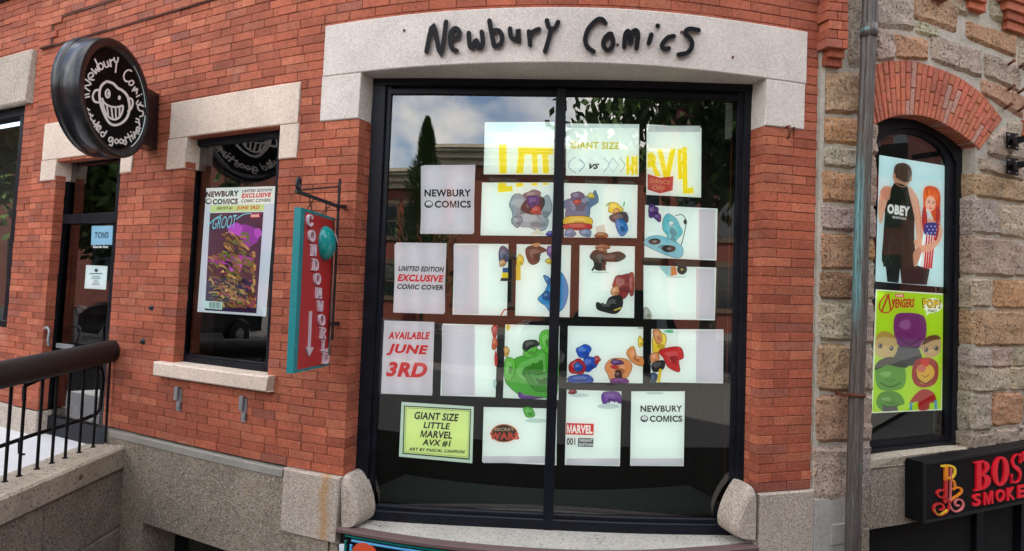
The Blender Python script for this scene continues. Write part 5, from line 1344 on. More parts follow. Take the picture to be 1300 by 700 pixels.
poster([(716, 232.5), (809.5, 235), (808.5, 302.5), (716, 301.5)], 'wide white poster with a large slate-blue shape banded yellow and red, second row',
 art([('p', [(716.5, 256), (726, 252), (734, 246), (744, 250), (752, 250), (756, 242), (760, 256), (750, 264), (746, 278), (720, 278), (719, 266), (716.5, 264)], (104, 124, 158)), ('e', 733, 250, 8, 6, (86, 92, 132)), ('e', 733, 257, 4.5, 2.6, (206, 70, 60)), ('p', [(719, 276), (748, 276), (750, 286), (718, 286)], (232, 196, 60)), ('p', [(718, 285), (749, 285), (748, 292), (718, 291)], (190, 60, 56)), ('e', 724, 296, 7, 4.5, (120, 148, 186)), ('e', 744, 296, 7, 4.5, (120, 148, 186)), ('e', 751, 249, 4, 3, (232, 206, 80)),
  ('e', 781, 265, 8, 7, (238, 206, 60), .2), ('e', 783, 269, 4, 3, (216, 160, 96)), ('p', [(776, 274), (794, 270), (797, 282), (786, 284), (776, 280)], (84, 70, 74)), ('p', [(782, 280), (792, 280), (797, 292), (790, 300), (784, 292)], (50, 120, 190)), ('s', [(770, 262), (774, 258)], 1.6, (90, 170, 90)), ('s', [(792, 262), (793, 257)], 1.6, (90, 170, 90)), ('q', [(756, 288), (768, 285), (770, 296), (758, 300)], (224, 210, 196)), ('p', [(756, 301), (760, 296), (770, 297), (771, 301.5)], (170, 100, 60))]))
poster([(819, 260.5), (911, 265), (909.5, 331), (818, 327)], 'wide white poster with turquoise and purple shapes and a grey dotted margin',
 art([('h', 887, 266, 908, 329), ('e', 829, 268, 7, 7, (82, 44, 120), .25), ('p', [(829, 274), (838, 272), (838, 282), (832, 278)], (82, 44, 120)), ('p', [(842, 280), (848, 272), (858, 278), (862, 286), (866, 296), (858, 306), (860, 318), (846, 316), (848, 300), (842, 292)], (94, 192, 204)), ('e', 852, 284, 3, 3, (220, 240, 240)), ('s', [(858, 274), (866, 273), (871, 282), (868, 300), (864, 314)], 1., (70, 80, 84)), ('e', 870, 282, 2.4, 3.4, (50, 40, 40)), ('p', [(822, 303), (838, 300), (864, 312), (866, 324), (856, 327), (820, 312)], (128, 200, 216)), ('e', 831, 307, 8, 4, (40, 50, 52), .02), ('e', 849, 316, 9, 4.6, (36, 46, 48), .02), ('e', 831, 307, 3, 1.4, (130, 140, 140)), ('e', 849, 316, 3, 1.5, (120, 130, 130))]))
def p_lim(c):
    half(c, 501, 310, 565, 397)
    c.text('LIMITED EDITION', [(506, 337.5), (564, 339), (563.5, 345.5), (505.5, 344)], BK, .035, .18); c.text('EXCLUSIVE', [(505, 348), (563.5, 349.5), (563, 358.5), (504.5, 357)], (206, 30, 34), .05, .2); c.text('COMIC COVER', [(504.5, 360.5), (563, 362), (562.5, 368.5), (504, 367)], BK, .04, .18)
poster([(503, 308), (567, 309), (563.5, 399), (499, 397)], 'grey dotted poster with LIMITED EDITION EXCLUSIVE COMIC COVER, third row leftmost', p_lim, LAV)
poster([(577, 309.5), (645.5, 310), (643.5, 401), (574.5, 399.5)], 'half-dotted white poster with a cut blue and yellow shape at its edge',
 art([('h', 576, 311, 608, 399), ('p', [(634, 318), (638, 313), (645, 318), (645, 330), (638, 336), (634, 330)], (66, 84, 120)), ('e', 638, 334, 4, 4, (216, 160, 110)), ('q', [(638, 340), (645, 340), (645, 350), (638, 350)], (60, 90, 150)), ('q', [(637, 346), (645, 346), (645, 354), (637, 354)], (236, 206, 50)), ('q', [(636, 353), (645, 353), (645, 357), (635, 357)], (50, 50, 60)), ('s', [(636, 400), (640, 394), (643, 393)], 1.6, (190, 60, 50))]))
poster([(656, 310), (725, 311.5), (723, 403), (654, 401)], 'white poster behind the mullion with a blue shape crossing it, third row',
 art([('e', 660, 331, 4, 7, (236, 206, 50)), ('q', [(655, 338), (661, 338), (661, 356), (655, 356)], (226, 190, 60)), ('p', [(668, 316), (680, 312), (694, 318), (686, 322), (684, 332), (676, 336), (670, 330)], (96, 60, 52)), ('e', 681, 311, 5, 2.5, (206, 150, 96)), ('e', 699, 320, 4, 8, (110, 80, 160)), ('e', 697, 332, 4, 3, (226, 190, 60)), ('p', [(683, 380), (692, 370), (700, 352), (712, 346), (721, 366), (716, 390), (702, 398), (692, 388)], (54, 146, 204)), ('e', 694, 376, 5, 5, (50, 96, 160)), ('p', [(690, 350), (698, 354), (696, 362)], (60, 120, 180))]))
poster([(736, 311.5), (806, 313), (805, 404), (734.5, 402)], 'tall white poster with a dark cloak-like shape above a red and black one, third row',
 art([('e', 765, 314, 9, 3, (166, 106, 66)), ('e', 764, 318, 6, 4, (150, 104, 70)), ('p', [(749, 326), (756, 318), (770, 322), (786, 320), (794, 326), (784, 332), (768, 332), (768, 342), (756, 342), (754, 332)], (52, 44, 40)), ('s', [(752, 343), (758, 334)], 2.4, (52, 44, 40)), ('s', [(768, 343), (764, 334)], 2.4, (52, 44, 40)), ('e', 762, 346, 12, 1.2, (196, 208, 206), .02), ('e', 790, 362, 12, 13, (150, 62, 58), .25), ('p', [(798, 350), (804, 348), (804, 372), (800, 374)], (160, 68, 62)), ('e', 781, 370, 5, 6, (218, 160, 112)), ('p', [(774, 378), (788, 376), (790, 388), (782, 398), (768, 396), (758, 392), (758, 384), (768, 388)], (40, 44, 44)), ('s', [(780, 394), (788, 391)], 1.8, (220, 190, 60))]))
poster([(817, 337), (909.5, 340), (907.5, 407), (817, 405)], 'wide white poster with a small orange and black round shape at its top edge',
 art([('h', 884, 341, 907, 405), ('q', [(836, 338), (852, 338.5), (852, 352), (846, 350)], (160, 206, 214)), ('q', [(852, 338.5), (858, 339), (860, 349), (852, 351)], (214, 130, 66)), ('e', 866, 342.5, 6.5, 6.5, (40, 36, 34), .02), ('e', 866, 342.5, 1.5, 1.5, (210, 190, 90), .02), ('e', 858, 352, 14, 1.2, (200, 214, 212), .02), ('p', [(818, 392), (822, 392), (826, 398), (826, 404), (818, 404)], (176, 176, 164))]))
def p_av(c):
    half(c, 485, 410, 549, 499)
    RR = (204, 34, 38)
    c.text('AVAILABLE', [(493, 421), (546, 421.5), (545.5, 431), (492.5, 430.5)], RR, .045, .18); c.text('JUNE', [(492, 436), (544, 438.5), (543, 453.5), (490.5, 451)], RR, .05, .2); c.text('3RD', [(491, 459), (543, 460), (541.5, 480), (489.5, 478)], RR, .05, .2)
poster([(486.5, 407), (551.5, 409), (548.5, 502.5), (482.5, 500)], 'grey dotted poster with red AVAILABLE JUNE 3RD, fourth row leftmost', p_av, LAV)
poster([(562, 411), (631.5, 413), (629, 504.5), (559, 502.5)], 'half-dotted white poster with small red shapes at its edge, fourth row',
 art([('h', 561, 413, 603, 502.5), ('e', 628, 420, 3, 8, (196, 50, 44)), ('e', 628, 436, 3, 8, (214, 96, 50)), ('e', 629.5, 456, 2, 10, (196, 50, 44)), ('e', 628, 487, 2.4, 6, (190, 214, 214))]))
GR1, GR2, GR3 = (84, 176, 58), (62, 148, 44), (110, 196, 76)
poster([(641.5, 412), (710.5, 414), (709, 508), (638.5, 505.5)], 'white poster with a very large bright green shape against the mullion, fourth row',
 art([('e', 645, 416, 2.5, 4, (232, 200, 70)), ('e', 643, 446, 3, 6, (226, 170, 90)), ('p', [(641, 480), (648, 462), (656, 454), (668, 450), (676, 440), (686, 444), (700, 432), (708, 440), (707, 500), (690, 505), (664, 503), (648, 492)], GR1), ('p', [(640.5, 462), (644, 454), (652, 456), (654, 466), (648, 482), (641, 480)], GR3), ('p', [(686, 424), (694, 419), (700, 424), (703, 440), (697, 450), (686, 438)], GR3), ('e', 672, 444, 9, 9, GR3), ('p', [(664, 440), (667, 433), (680, 432), (684, 438), (674, 440), (668, 446)], (60, 62, 60)), ('p', [(664, 470), (680, 476), (704, 470), (706, 490), (680, 496)], GR2), ('p', [(659, 498), (668, 503), (690, 505), (662, 506)], (110, 60, 150))]))
poster([(721, 414), (816.5, 415.5), (816, 487), (719.5, 485)], 'wide white poster with small blue, red and orange shapes along its lower half',
 art([('e', 741, 446, 9, 8, (34, 86, 190)), ('e', 748, 462, 9, 9, (34, 80, 184)), ('e', 733, 466, 10, 10, (190, 40, 48), .12), ('e', 734, 466, 5.5, 5, (44, 96, 190), .15), ('p', [(724, 478), (746, 476), (752, 485), (723, 485)], (34, 76, 170)), ('e', 758, 457, 3.6, 4.4, (176, 50, 54), .3), ('p', [(768, 466), (776, 456), (794, 456), (802, 464), (798, 476), (790, 484), (776, 484), (772, 476)], (222, 150, 96)), ('e', 783, 460, 8, 3, (96, 62, 130)), ('e', 780, 466, 6, 2.4, (196, 60, 60)), ('e', 785, 476, 4.4, 5, (70, 40, 40)), ('p', [(778, 481), (794, 481), (797, 486), (776, 486)], (120, 50, 130)), ('p', [(796, 446), (804, 440), (808, 452), (816, 454), (816, 464), (806, 462), (798, 454)], (222, 148, 90)), ('e', 813, 434, 3, 6, (238, 206, 60)), ('e', 813, 416.5, 4, 1.4, (176, 176, 164))]))
poster([(827, 418), (918.5, 418.5), (918, 487), (826, 485.5)], 'wide white poster with a flowing red shape beside yellow and a dotted margin',
 art([('h', 883, 419.5, 917.5, 486), ('e', 836, 434, 9, 14, (240, 212, 60), .2), ('p', [(829, 421), (836, 419), (840, 432), (834, 436)], (222, 150, 96)), ('p', [(836, 446), (852, 441), (864, 442), (867, 454), (861, 458), (862, 472), (848, 466), (842, 454)], (200, 46, 48)), ('e', 831, 455, 5, 8, (224, 150, 96)), ('p', [(828, 462), (842, 458), (842, 468), (830, 472)], (44, 44, 50)), ('p', [(827, 474), (834, 476), (832, 485), (827, 485)], (44, 70, 110)), ('s', [(838, 470), (836, 484)], 4, (226, 196, 50)), ('e', 849, 421, 6, 2, (110, 190, 150))]))
def p_gs(c):
    c.poly([(512.5, 515), (598, 519.5), (596, 584), (510.5, 576.5)], (60, 76, 64)); c.poly([(514, 516.5), (596.5, 521), (594.6, 582), (512, 575)], (226, 240, 164)); 
    c.stroke([(515.3, 518), (595.2, 522.2), (593.4, 580.4), (513.5, 573.6), (515.3, 518)], .5, (60, 76, 64), sm=False, cap=0)
    for t_, x0, x1, y0, h in (('GIANT SIZE', 526, 582, 522.5, 9.6), ('LITTLE', 537.5, 571, 535.4, 8), ('MARVEL', 533.5, 574, 546, 9), ('AVX #1', 536, 572, 557.3, 8.6), ('ART BY PASCAL CAMPION', 519, 590, 568, 4)):
        c.text(t_, [(x0, y0), (x1, y0+.055*(x1-x0)), (x1-.8, y0+h+.055*(x1-x0)), (x0-.8, y0+h)], BK, .035, .12)
poster([(509.5, 510.5), (601.5, 516.5), (599.5, 588.5), (506, 580)], 'pale yellow-green framed card listing GIANT SIZE LITTLE MARVEL, bottom left', p_gs, (214, 232, 222))
poster([(614, 517), (707, 519), (706.5, 591), (612, 586.5)], 'white poster with a small dark oval badge edged in orange, bottom row beside the mullion',
 art([('h', 613, 579, 706, 588), ('p', [(664, 518), (674, 518.5), (678, 528), (668, 529)], (84, 176, 58)), ('e', 680, 534, 14, 3, (196, 214, 210), .02), ('e', 639.5, 550, 17, 11.5, (196, 106, 62), .02), ('e', 639.5, 550, 15.2, 10.4, (52, 34, 30), .02), ('t', 'SECRET', [(627, 543), (652, 543), (652, 547.2), (627, 547.2)], (180, 150, 110), .04, 0), ('t', 'WARS', [(621.5, 549), (657.5, 549), (659, 558), (620.5, 558)], (196, 74, 52), .06, 0)]))
poster([(719.5, 495), (789, 497), (787, 592), (717, 590.5)], 'tall white poster with a red name box and 001 below it, bottom row',
 art([('h', 719, 582, 786.5, 590.5), ('e', 736, 502, 12, 2.6, (200, 214, 212), .02), ('e', 727, 497.5, 5, 2.6, (150, 50, 50)), ('p', [(764, 504), (768, 498), (786, 499), (788, 512), (780, 508), (772, 508), (770, 514), (766, 513)], (106, 48, 150)), ('e', 772, 516, 14, 3.4, (196, 210, 208), .02),
  ('q', [(719, 537), (754, 538), (753.6, 552.5), (718.6, 551.5)], (206, 46, 42)), ('t', 'MARVEL', [(720, 539), (752.4, 540), (752.2, 550.8), (719.6, 550)], (250, 244, 240), .05, 0), ('t', '001', [(719.5, 556), (730.5, 556), (730.3, 565), (719.4, 565)], (40, 40, 44), .03, 0), ('q', [(734, 556), (753.5, 556.5), (753.2, 567.5), (733.6, 567)], (60, 60, 64)), ('t', 'VARIANT', [(735, 557), (752.6, 557.4), (752.5, 561.4), (735, 561)], (226, 230, 230), .03, 0), ('t', 'EDITION', [(735, 562.4), (752.6, 562.8), (752.5, 566.6), (735, 566.2)], (226, 230, 230), .03, 0)]))
def p_logo_r(c): half(c, 801, 582, 867.5, 591); c.ell(831, 499.3, 12, 1.8, (196, 212, 208)); shop_logo(c, 813, 515, 53)
poster([(801.5, 497), (869.5, 497), (868, 592), (800, 591.5)], 'tall white poster with the black shop name, rightmost of the bottom row', p_logo_r)

# ------------------------------------------------------------------ poster in the left window
def p_left(c):
    c.poly([(262.5, 240), (350, 237.5), (337, 401), (252, 395)], (214, 218, 232)); 
    c.poly([(262.5, 240), (350, 237.5), (348.4, 259), (261.5, 259.8)], (238, 240, 238))
    c.text('NEWBURY', [(262, 243.5), (304, 242), (303.4, 249.5), (261.3, 251)], BK, .05); c.text('COMICS', [(270.5, 253), (303, 252), (302.5, 259.5), (270, 260)], BK, .05); c.ell(265, 256, 4, 3.8, BK); c.ell(265.2, 255.6, 2.8, 2.4, (230, 230, 230))
    c.text('LIMITED EDITION', [(308, 241), (346, 239.5), (345.6, 243.2), (307.8, 244.8)], BK, .03, .15); c.text('EXCLUSIVE', [(307.5, 246), (345, 244.5), (344.6, 250.5), (307, 252)], (206, 30, 40), .05, .2); c.text('COMIC COVERS', [(307, 253.5), (344.3, 252.2), (344, 256.4), (306.6, 257.8)], BK, .03, .15)
    c.poly([(268, 261.4), (336, 259.6), (335.4, 268), (267.2, 269.6)], (206, 224, 150)); c.text('GROOT #1', [(276, 263), (296, 262.6), (295.6, 266.6), (275.6, 267)], BK, .03, .15); c.text('JUNE 3RD', [(301, 262), (330, 261.2), (329.6, 267), (300.6, 267.8)], (206, 80, 30), .04, .15)
    c.poly([(267, 271), (335, 269.6), (326, 398), (260.5, 394)], (52, 26, 66), 0)
    rd2 = random.Random(4)
    for x, y, a, b_, cl in ((315, 300, 14, 14, (150, 50, 170)), (300, 292, 10, 8, (196, 80, 210)), (328, 296, 5, 6, (190, 80, 200)), (296, 330, 26, 6, (190, 60, 190)), (274, 330, 8, 5, (150, 40, 160)), (300, 338, 8, 10, (210, 90, 220)), (278, 290, 8, 6, (40, 20, 60))): c.ell(x, y, a, b_, cl, wob=.12)
    for i in range(230):      # tangle of brown and ochre strokes
        x = rd2.gauss(296, 17); x = min(max(x, 268), 324); y = rd2.uniform(296 if abs(x-296) < 14 else 322, 391); xx = x; a = rd2.uniform(-.9, .9); l_ = rd2.uniform(5, 15)
        cl = rd2.choice(((150, 100, 56), (96, 60, 40), (176, 134, 70), (56, 36, 30), (206, 166, 96), (120, 104, 46), (160, 70, 90), (90, 120, 50)))
        x2, y2 = min(max(xx+math.cos(a)*l_, 264), 324), min(y+abs(math.sin(a))*l_, 390)
        c.stroke([(xx, y), ((xx+x2)/2+rd2.uniform(-3, 3), (y+y2)/2-rd2.uniform(0, 4)), (x2, y2)], rd2.uniform(.8, 3.2), cl)
    for x, y in ((286, 345), (290, 369)): c.ell(x, y, 1.6, 1.6, (246, 200, 120))
    c.text('GROOT', [(274, 277), (304, 273), (303, 289), (272, 292)], (110, 216, 236), .0, .25); c.stroke([(268, 286), (275, 279), (284, 274)], 1.2, (110, 216, 236)); c.stroke([(303, 279), (312, 273), (322, 271.5)], 1.2, (110, 216, 236))
    c.poly([(321, 272), (333, 271.7), (332.6, 277), (320.6, 277.4)], (204, 40, 60)); c.text('MARVEL', [(322, 273), (332, 272.7), (331.8, 276), (321.8, 276.4)], (246, 236, 236), .04)
    c.poly([(262, 382), (285.5, 383.6), (285, 393.4), (261.4, 391.6)], (200, 226, 222))
    for i in range(9): x = 269+i*1.7; c.poly([(x, 383.6+.07*i), (x+(.6 if i % 3 else 1.), 383.7+.07*i), (x+(.55 if i % 3 else .95), 391.4+.07*i), (x, 391.3+.07*i)], (30, 34, 34))
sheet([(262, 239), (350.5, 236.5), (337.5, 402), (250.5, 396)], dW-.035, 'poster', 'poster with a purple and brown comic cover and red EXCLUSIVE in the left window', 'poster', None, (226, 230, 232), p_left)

# ------------------------------------------------------------------ posters in the arched window
def p_obey(c):
    SKN, SK2 = (226, 180, 156), (206, 156, 132)
    c.poly([(1117, 198), (1202, 212), (1199.5, 364), (1112, 357)], (206, 232, 236))
    TK = (30, 38, 30); JN = (26, 28, 30)
    c.poly([(1122, 318), (1130, 300), (1160, 302), (1162, 330), (1158, 361), (1144, 360), (1142, 340), (1140, 359.5), (1126, 358)], JN)       # his jeans
    c.poly([(1160, 336), (1180, 341), (1176, 362), (1158, 361), (1157, 345)], (32, 26, 30))
    c.poly([(1133, 226), (1137, 214), (1152, 216), (1154, 232), (1146, 238), (1136, 236)], SK2)       # neck
    c.poly([(1120, 246), (1131, 238), (1136, 232), (1150, 236), (1160, 246), (1161, 262), (1160, 300), (1162, 330), (1158, 340), (1122, 338), (1121, 300), (1123, 268)], TK, smooth=True)  # tank top
    c.poly([(1118, 246), (1131, 236), (1124, 262), (1120, 280), (1116, 282), (1114.5, 262)], SKN, smooth=True)      # left shoulder/arm
    c.poly([(1152, 237), (1162, 246), (1167, 262), (1171, 300), (1168, 322), (1162, 338), (1159, 332), (1163, 306), (1160, 274)], SKN, smooth=True)  # right arm
    c.poly([(1117, 244), (1121, 237), (1127, 236), (1130, 240), (1129, 252), (1125, 254), (1120, 251)], SK2, smooth=True)  # her hand on his shoulder
    c.ell(1144.5, 220, 10.5, 13.5, (196, 150, 124), wob=.03); c.poly([(1134, 222), (1135, 212), (1140, 207.5), (1150, 208), (1156, 214), (1156.5, 226), (1152, 231), (1145, 230), (1138, 226)], (84, 64, 50), smooth=True)
    c.ell(1134.5, 223, 1.8, 3.4, (200, 146, 120)); c.ell(1155.5, 227, 1.6, 3.2, (200, 146, 120))
    rp = random.Random(8)
    for i in range(26):
        x = rp.uniform(1125, 1157); y = rp.uniform(284, 330); c.stroke([(x, y), (x+rp.uniform(-3, 3), y+rp.uniform(3, 9)), (x+rp.uniform(-5, 5), y+rp.uniform(8, 16))], rp.uniform(.5, 1.3), rp.choice(((44, 56, 42), (20, 26, 20), (58, 66, 50))))
    for i in range(16):
        x = rp.uniform(1136, 1154); c.stroke([(x, rp.uniform(210, 214)), (x+rp.uniform(-1, 1), rp.uniform(218, 228))], .6, rp.choice(((64, 46, 36), (104, 80, 60))))
    c.stroke([(1136, 233), (1144, 237), (1152, 235)], 1.2, (176, 128, 104)); c.stroke([(1163, 252), (1167, 275), (1168, 300)], 1., (206, 156, 130)); c.stroke([(1119, 250), (1118, 264)], 1., (206, 156, 130))
    for y in (240, 243, 246): c.stroke([(1119, y+1), (1125, y), (1129, y+2)], .5, (180, 128, 106))
    c.text('OBEY', [(1125.5, 258), (1154, 262), (1154, 275), (1125.5, 270.5)], (240, 242, 240), .06, .08); c.text('BOSTON', [(1132, 273.5), (1149, 276), (1149, 279), (1132, 276.6)], (226, 230, 226), .04)
    # the woman: hair, face, flag top, arm, skirt
    rp = random.Random(12); HR = (214, 92, 40); HR2 = (172, 38, 44)
    c.poly([(1171, 244), (1174, 237), (1182, 236), (1190, 240), (1193, 250), (1192, 272), (1190, 300), (1186, 306), (1184, 280), (1176, 262), (1172, 280), (1171, 262)], HR, smooth=True)
    c.poly([(1188, 262), (1193, 268), (1192, 290), (1191, 306), (1187, 300), (1187, 280)], HR2, smooth=True); c.poly([(1171, 262), (1175, 268), (1176, 284), (1172, 296), (1169, 280)], HR2, smooth=True)
    c.poly([(1175, 286), (1178, 276), (1184, 280), (1192, 282), (1194, 288), (1190, 300), (1174, 298)], SKN, smooth=True)
    c.ell(1180, 258, 6.6, 10, (240, 200, 180), wob=.02); c.poly([(1172, 254), (1174, 242), (1182, 240), (1189, 246), (1188, 254), (1182, 247), (1176, 250)], (226, 118, 40), smooth=True)
    for i in range(18):
        x = rp.uniform(1172, 1190); c.stroke([(x, rp.uniform(238, 244)), (x+rp.uniform(-2, 2), rp.uniform(246, 250))], .6, rp.choice(((240, 140, 60), (190, 70, 36), (206, 60, 50))))
    for i in range(7): c.stroke([(1189, 264+i*5.5), (1192, 267+i*5.5), (1189.5, 270+i*5.5)], .8, (214, 90, 60)); c.stroke([(1171, 262+i*4), (1174, 265+i*4), (1171.5, 268+i*4)], .8, (206, 70, 50))
    c.stroke([(1176, 254.6), (1179, 254.3)], .5, (110, 60, 40)); c.stroke([(1182, 255.3), (1185, 255.9)], .5, (110, 60, 40)); c.ell(1176.5, 262, 1.6, 1.2, (238, 176, 160)); c.ell(1184.4, 262.6, 1.6, 1.2, (238, 176, 160))
    c.ell(1177.6, 256.5, 1.3, .8, (60, 50, 60)); c.ell(1183.4, 257.5, 1.3, .8, (60, 50, 60)); c.ell(1180, 264, 1.9, .9, (190, 40, 60)); c.stroke([(1180.4, 258), (1179.6, 261.4)], .6, (206, 150, 136))
    c.poly([(1172, 285), (1179, 282), (1191, 284), (1190, 296), (1186, 300), (1173, 298)], (42, 60, 150), smooth=True)
    for i in range(9): c.ell(1175.5+(i % 3)*5+(i//3 % 2)*2, 287+(i//3)*4.2, .9, .9, (226, 232, 240), wob=0)
    c.poly([(1173, 297), (1187, 299), (1184, 318), (1181, 342), (1166, 338), (1168, 318)], (236, 238, 238))
    for i in range(4): x = 1174+i*3.3; c.poly([(x, 298), (x+1.6, 298.3), (x-1.2-.5*i, 341), (x-3.4-.6*i, 340.4)], (206, 44, 50))
    c.poly([(1190, 286), (1195, 292), (1192, 306), (1180, 318), (1166, 320), (1160, 312), (1158, 305), (1162, 304), (1168, 311), (1180, 308), (1187, 300)], SKN, smooth=True)
    c.stroke([(1188, 280), (1189, 292), (1186, 304)], 2.6, HR2); c.poly([(1157, 322), (1164, 314), (1168, 318), (1164, 332), (1159, 336)], SK2, smooth=True)
sheet([(1116.5, 197), (1202.6, 211), (1199.5, 365), (1111.5, 357.5)], dS-.02, 'poster', 'tall poster of a man in black tank top and a red-haired woman', 'poster', None, (206, 232, 236), p_obey)
def p_pop(c):
    c.poly([(1113.4, 369), (1198.6, 374.8), (1194.4, 519.4), (1107.4, 523.4)], (178, 216, 22))
    c.stroke([(1124, 374.5), (1117, 384), (1117.5, 394), (1126, 397), (1133, 391), (1135, 381)], 1.6, (190, 26, 40)); c.stroke([(1119, 396), (1127.5, 374)], 2.2, (190, 26, 40), sm=False); c.stroke([(1127.5, 374), (1130.5, 393)], 2., (190, 26, 40), sm=False)
    c.poly([(1136, 373), (1147.5, 373.6), (1147.4, 378), (1136, 377.4)], (214, 70, 70)); c.text('MARVEL', [(1137, 374), (1146.6, 374.5), (1146.4, 377), (1137, 376.6)], (250, 240, 240), .04)
    c.text('VENGERS', [(1132, 379.5), (1161, 379), (1160, 390.5), (1131.5, 391.5)], (190, 26, 40), .05, .05)
    c.ell(1184, 388, 11.6, 9.8, (244, 246, 240), wob=.06); c.poly([(1176, 394), (1182, 396), (1175.5, 401)], (244, 246, 240)); 
    c.text('POP!', [(1170, 378.5), (1194.5, 381), (1193.5, 392), (1171, 391)], (24, 24, 24), .09, .0); c.text('POP!', [(1171.2, 379.6), (1193.4, 382), (1192.4, 390.8), (1172.2, 389.8)], (246, 204, 40), .03, .0)
    c.text('FUNKO', [(1177.5, 392.5), (1189, 393.6), (1188.6, 397), (1177.5, 396)], (30, 30, 30), .03, .1)
    # plain coloured rounded shapes where the printed artwork is
    c.poly([(1134, 410), (1138, 399), (1150, 397), (1166, 398.5), (1174, 404), (1176, 420), (1172, 436), (1160, 444), (1144, 442), (1136, 430)], (118, 38, 118), smooth=True)
    c.poly([(1138, 442), (1150, 440), (1166, 442), (1168, 462), (1136, 462)], (44, 54, 66), smooth=True)
    c.poly([(1111, 432), (1116, 422), (1126, 421), (1136, 428), (1139, 442), (1134, 452), (1122, 454), (1111.5, 450)], (196, 172, 116), smooth=True); c.poly([(1111, 431), (1118, 421), (1130, 422), (1136, 430), (1122, 427)], (176, 148, 70), smooth=True)
    c.poly([(1168, 442), (1172, 432), (1184, 427), (1193, 430), (1194, 444), (1188, 452), (1176, 453)], (196, 164, 122), smooth=True); c.poly([(1170, 438), (1176, 428), (1188, 425), (1194, 430), (1184, 432)], (96, 62, 34), smooth=True)
    c.poly([(1111, 470), (1118, 462), (1134, 460), (1146, 464), (1150, 476), (1146, 492), (1130, 496), (1114, 492)], (96, 156, 48), smooth=True); c.poly([(1110.5, 470), (1114, 459), (1128, 453), (1144, 456), (1152, 466), (1140, 466), (1126, 463)], (30, 34, 26), smooth=True)
    c.poly([(1116, 500), (1128, 496), (1142, 500), (1148, 512), (1138, 516), (1136, 521), (1120, 522), (1112, 512)], (88, 146, 46), smooth=True); c.poly([(1120, 516), (1138, 515), (1140, 521.4), (1120, 522.4)], (84, 72, 96))
    c.poly([(1158, 466), (1164, 456), (1180, 454), (1190, 462), (1190, 480), (1182, 490), (1166, 491), (1158, 482)], (160, 34, 40), smooth=True); c.poly([(1163, 468), (1172, 462), (1182, 464), (1186, 474), (1178, 486), (1168, 486)], (214, 176, 50), smooth=True); c.poly([(1168, 456), (1180, 455), (1178, 465), (1170, 465)], (206, 40, 40))
    def shade(cx, cy, rx_, ry_, base):
        lt = tuple(v+(255-v)*.25 for v in base); dk = tuple(v*.62 for v in base)
        c.ell(cx-rx_*.35, cy-ry_*.4, rx_*.42, ry_*.3, lt, wob=.1); c.stroke([(cx-rx_*.75, cy+ry_*.45), (cx, cy+ry_*.86), (cx+rx_*.75, cy+ry_*.45)], 2.0, dk); c.stroke([(cx-rx_*.3, cy+ry_*.15), (cx, cy+ry_*.3), (cx+rx_*.35, cy+ry_*.1)], .9, dk)
    shade(1155, 420, 18, 20, (118, 38, 118)); shade(1130, 480, 17, 13, (96, 156, 48)); shade(1130, 510, 14, 9, (88, 146, 46)); shade(1174, 474, 13, 15, (180, 60, 44))
    for ex, ey in ((1117, 439), (1131, 442), (1175, 444), (1188, 442)): c.ell(ex, ey, 2.7, 3.1, (26, 22, 22), wob=0); c.ell(ex-.8, ey-1, .7, .8, (230, 230, 230), wob=0)
    c.poly([(1162, 500), (1172, 494), (1184, 498), (1188, 510), (1180, 512), (1178, 520), (1166, 520.6), (1164, 510), (1154, 512)], (170, 40, 42), smooth=True); c.poly([(1154, 512), (1158, 510), (1157, 521), (1154, 521)], (80, 150, 190)); c.poly([(1185, 508), (1189, 508), (1189.4, 519.6), (1186, 519.7)], (80, 150, 190))
sheet([(1112, 367.5), (1200.3, 373), (1195.8, 520.8), (1106, 525)], dS-.02, 'poster', 'lime green poster with rounded toy-like colour shapes, lower in the arched window', 'poster', None, (236, 240, 226), p_pop)

# ------------------------------------------------------------------ notices on the door
def p_toms(c): c.rect(116.8, 287.5, 142.8, 311, (168, 206, 232)); c.text('TOMS', [(120.5, 295), (138.5, 294.6), (138, 302.6), (120, 303)], (70, 78, 92), .03)
sheet([(116.5, 287), (143.5, 286.6), (142, 311), (115.5, 311.4)], dD-.01, 'door_notice', 'pale blue TOMS notice, the upper one on the shop door glass', 'notice', None, (168, 206, 232), p_toms)
def p_hours(c):
    c.ell(122.5, 343.5, 2.4, 2, (60, 66, 70)); 
    for i, (w_, y) in enumerate(((17, 347), (11, 351), (12, 353.5), (6, 356.5), (9, 359), (10, 361))): c.rect(122-w_/2, y, 122+w_/2, y+(1.3 if i == 0 else .8), (96, 104, 110))
sheet([(109.3, 336.6), (136.6, 338), (134.4, 368), (107, 366.4)], dD-.01, 'door_notice', 'white printed opening-hours notice, the lower one on the shop door glass', 'notice', None, (226, 234, 238), p_hours)
cv = Canvas(lambda x, y, o=0.: Vector(at3(x, y, dD+.008+o))); cv.text('One for One', [(118, 312), (137, 312), (137, 315), (118, 315)], (220, 224, 226), .01)
tag(cv.mb.build('door_lettering', M['print']), 'small white words One for One under the blue notice on the door', 'lettering')

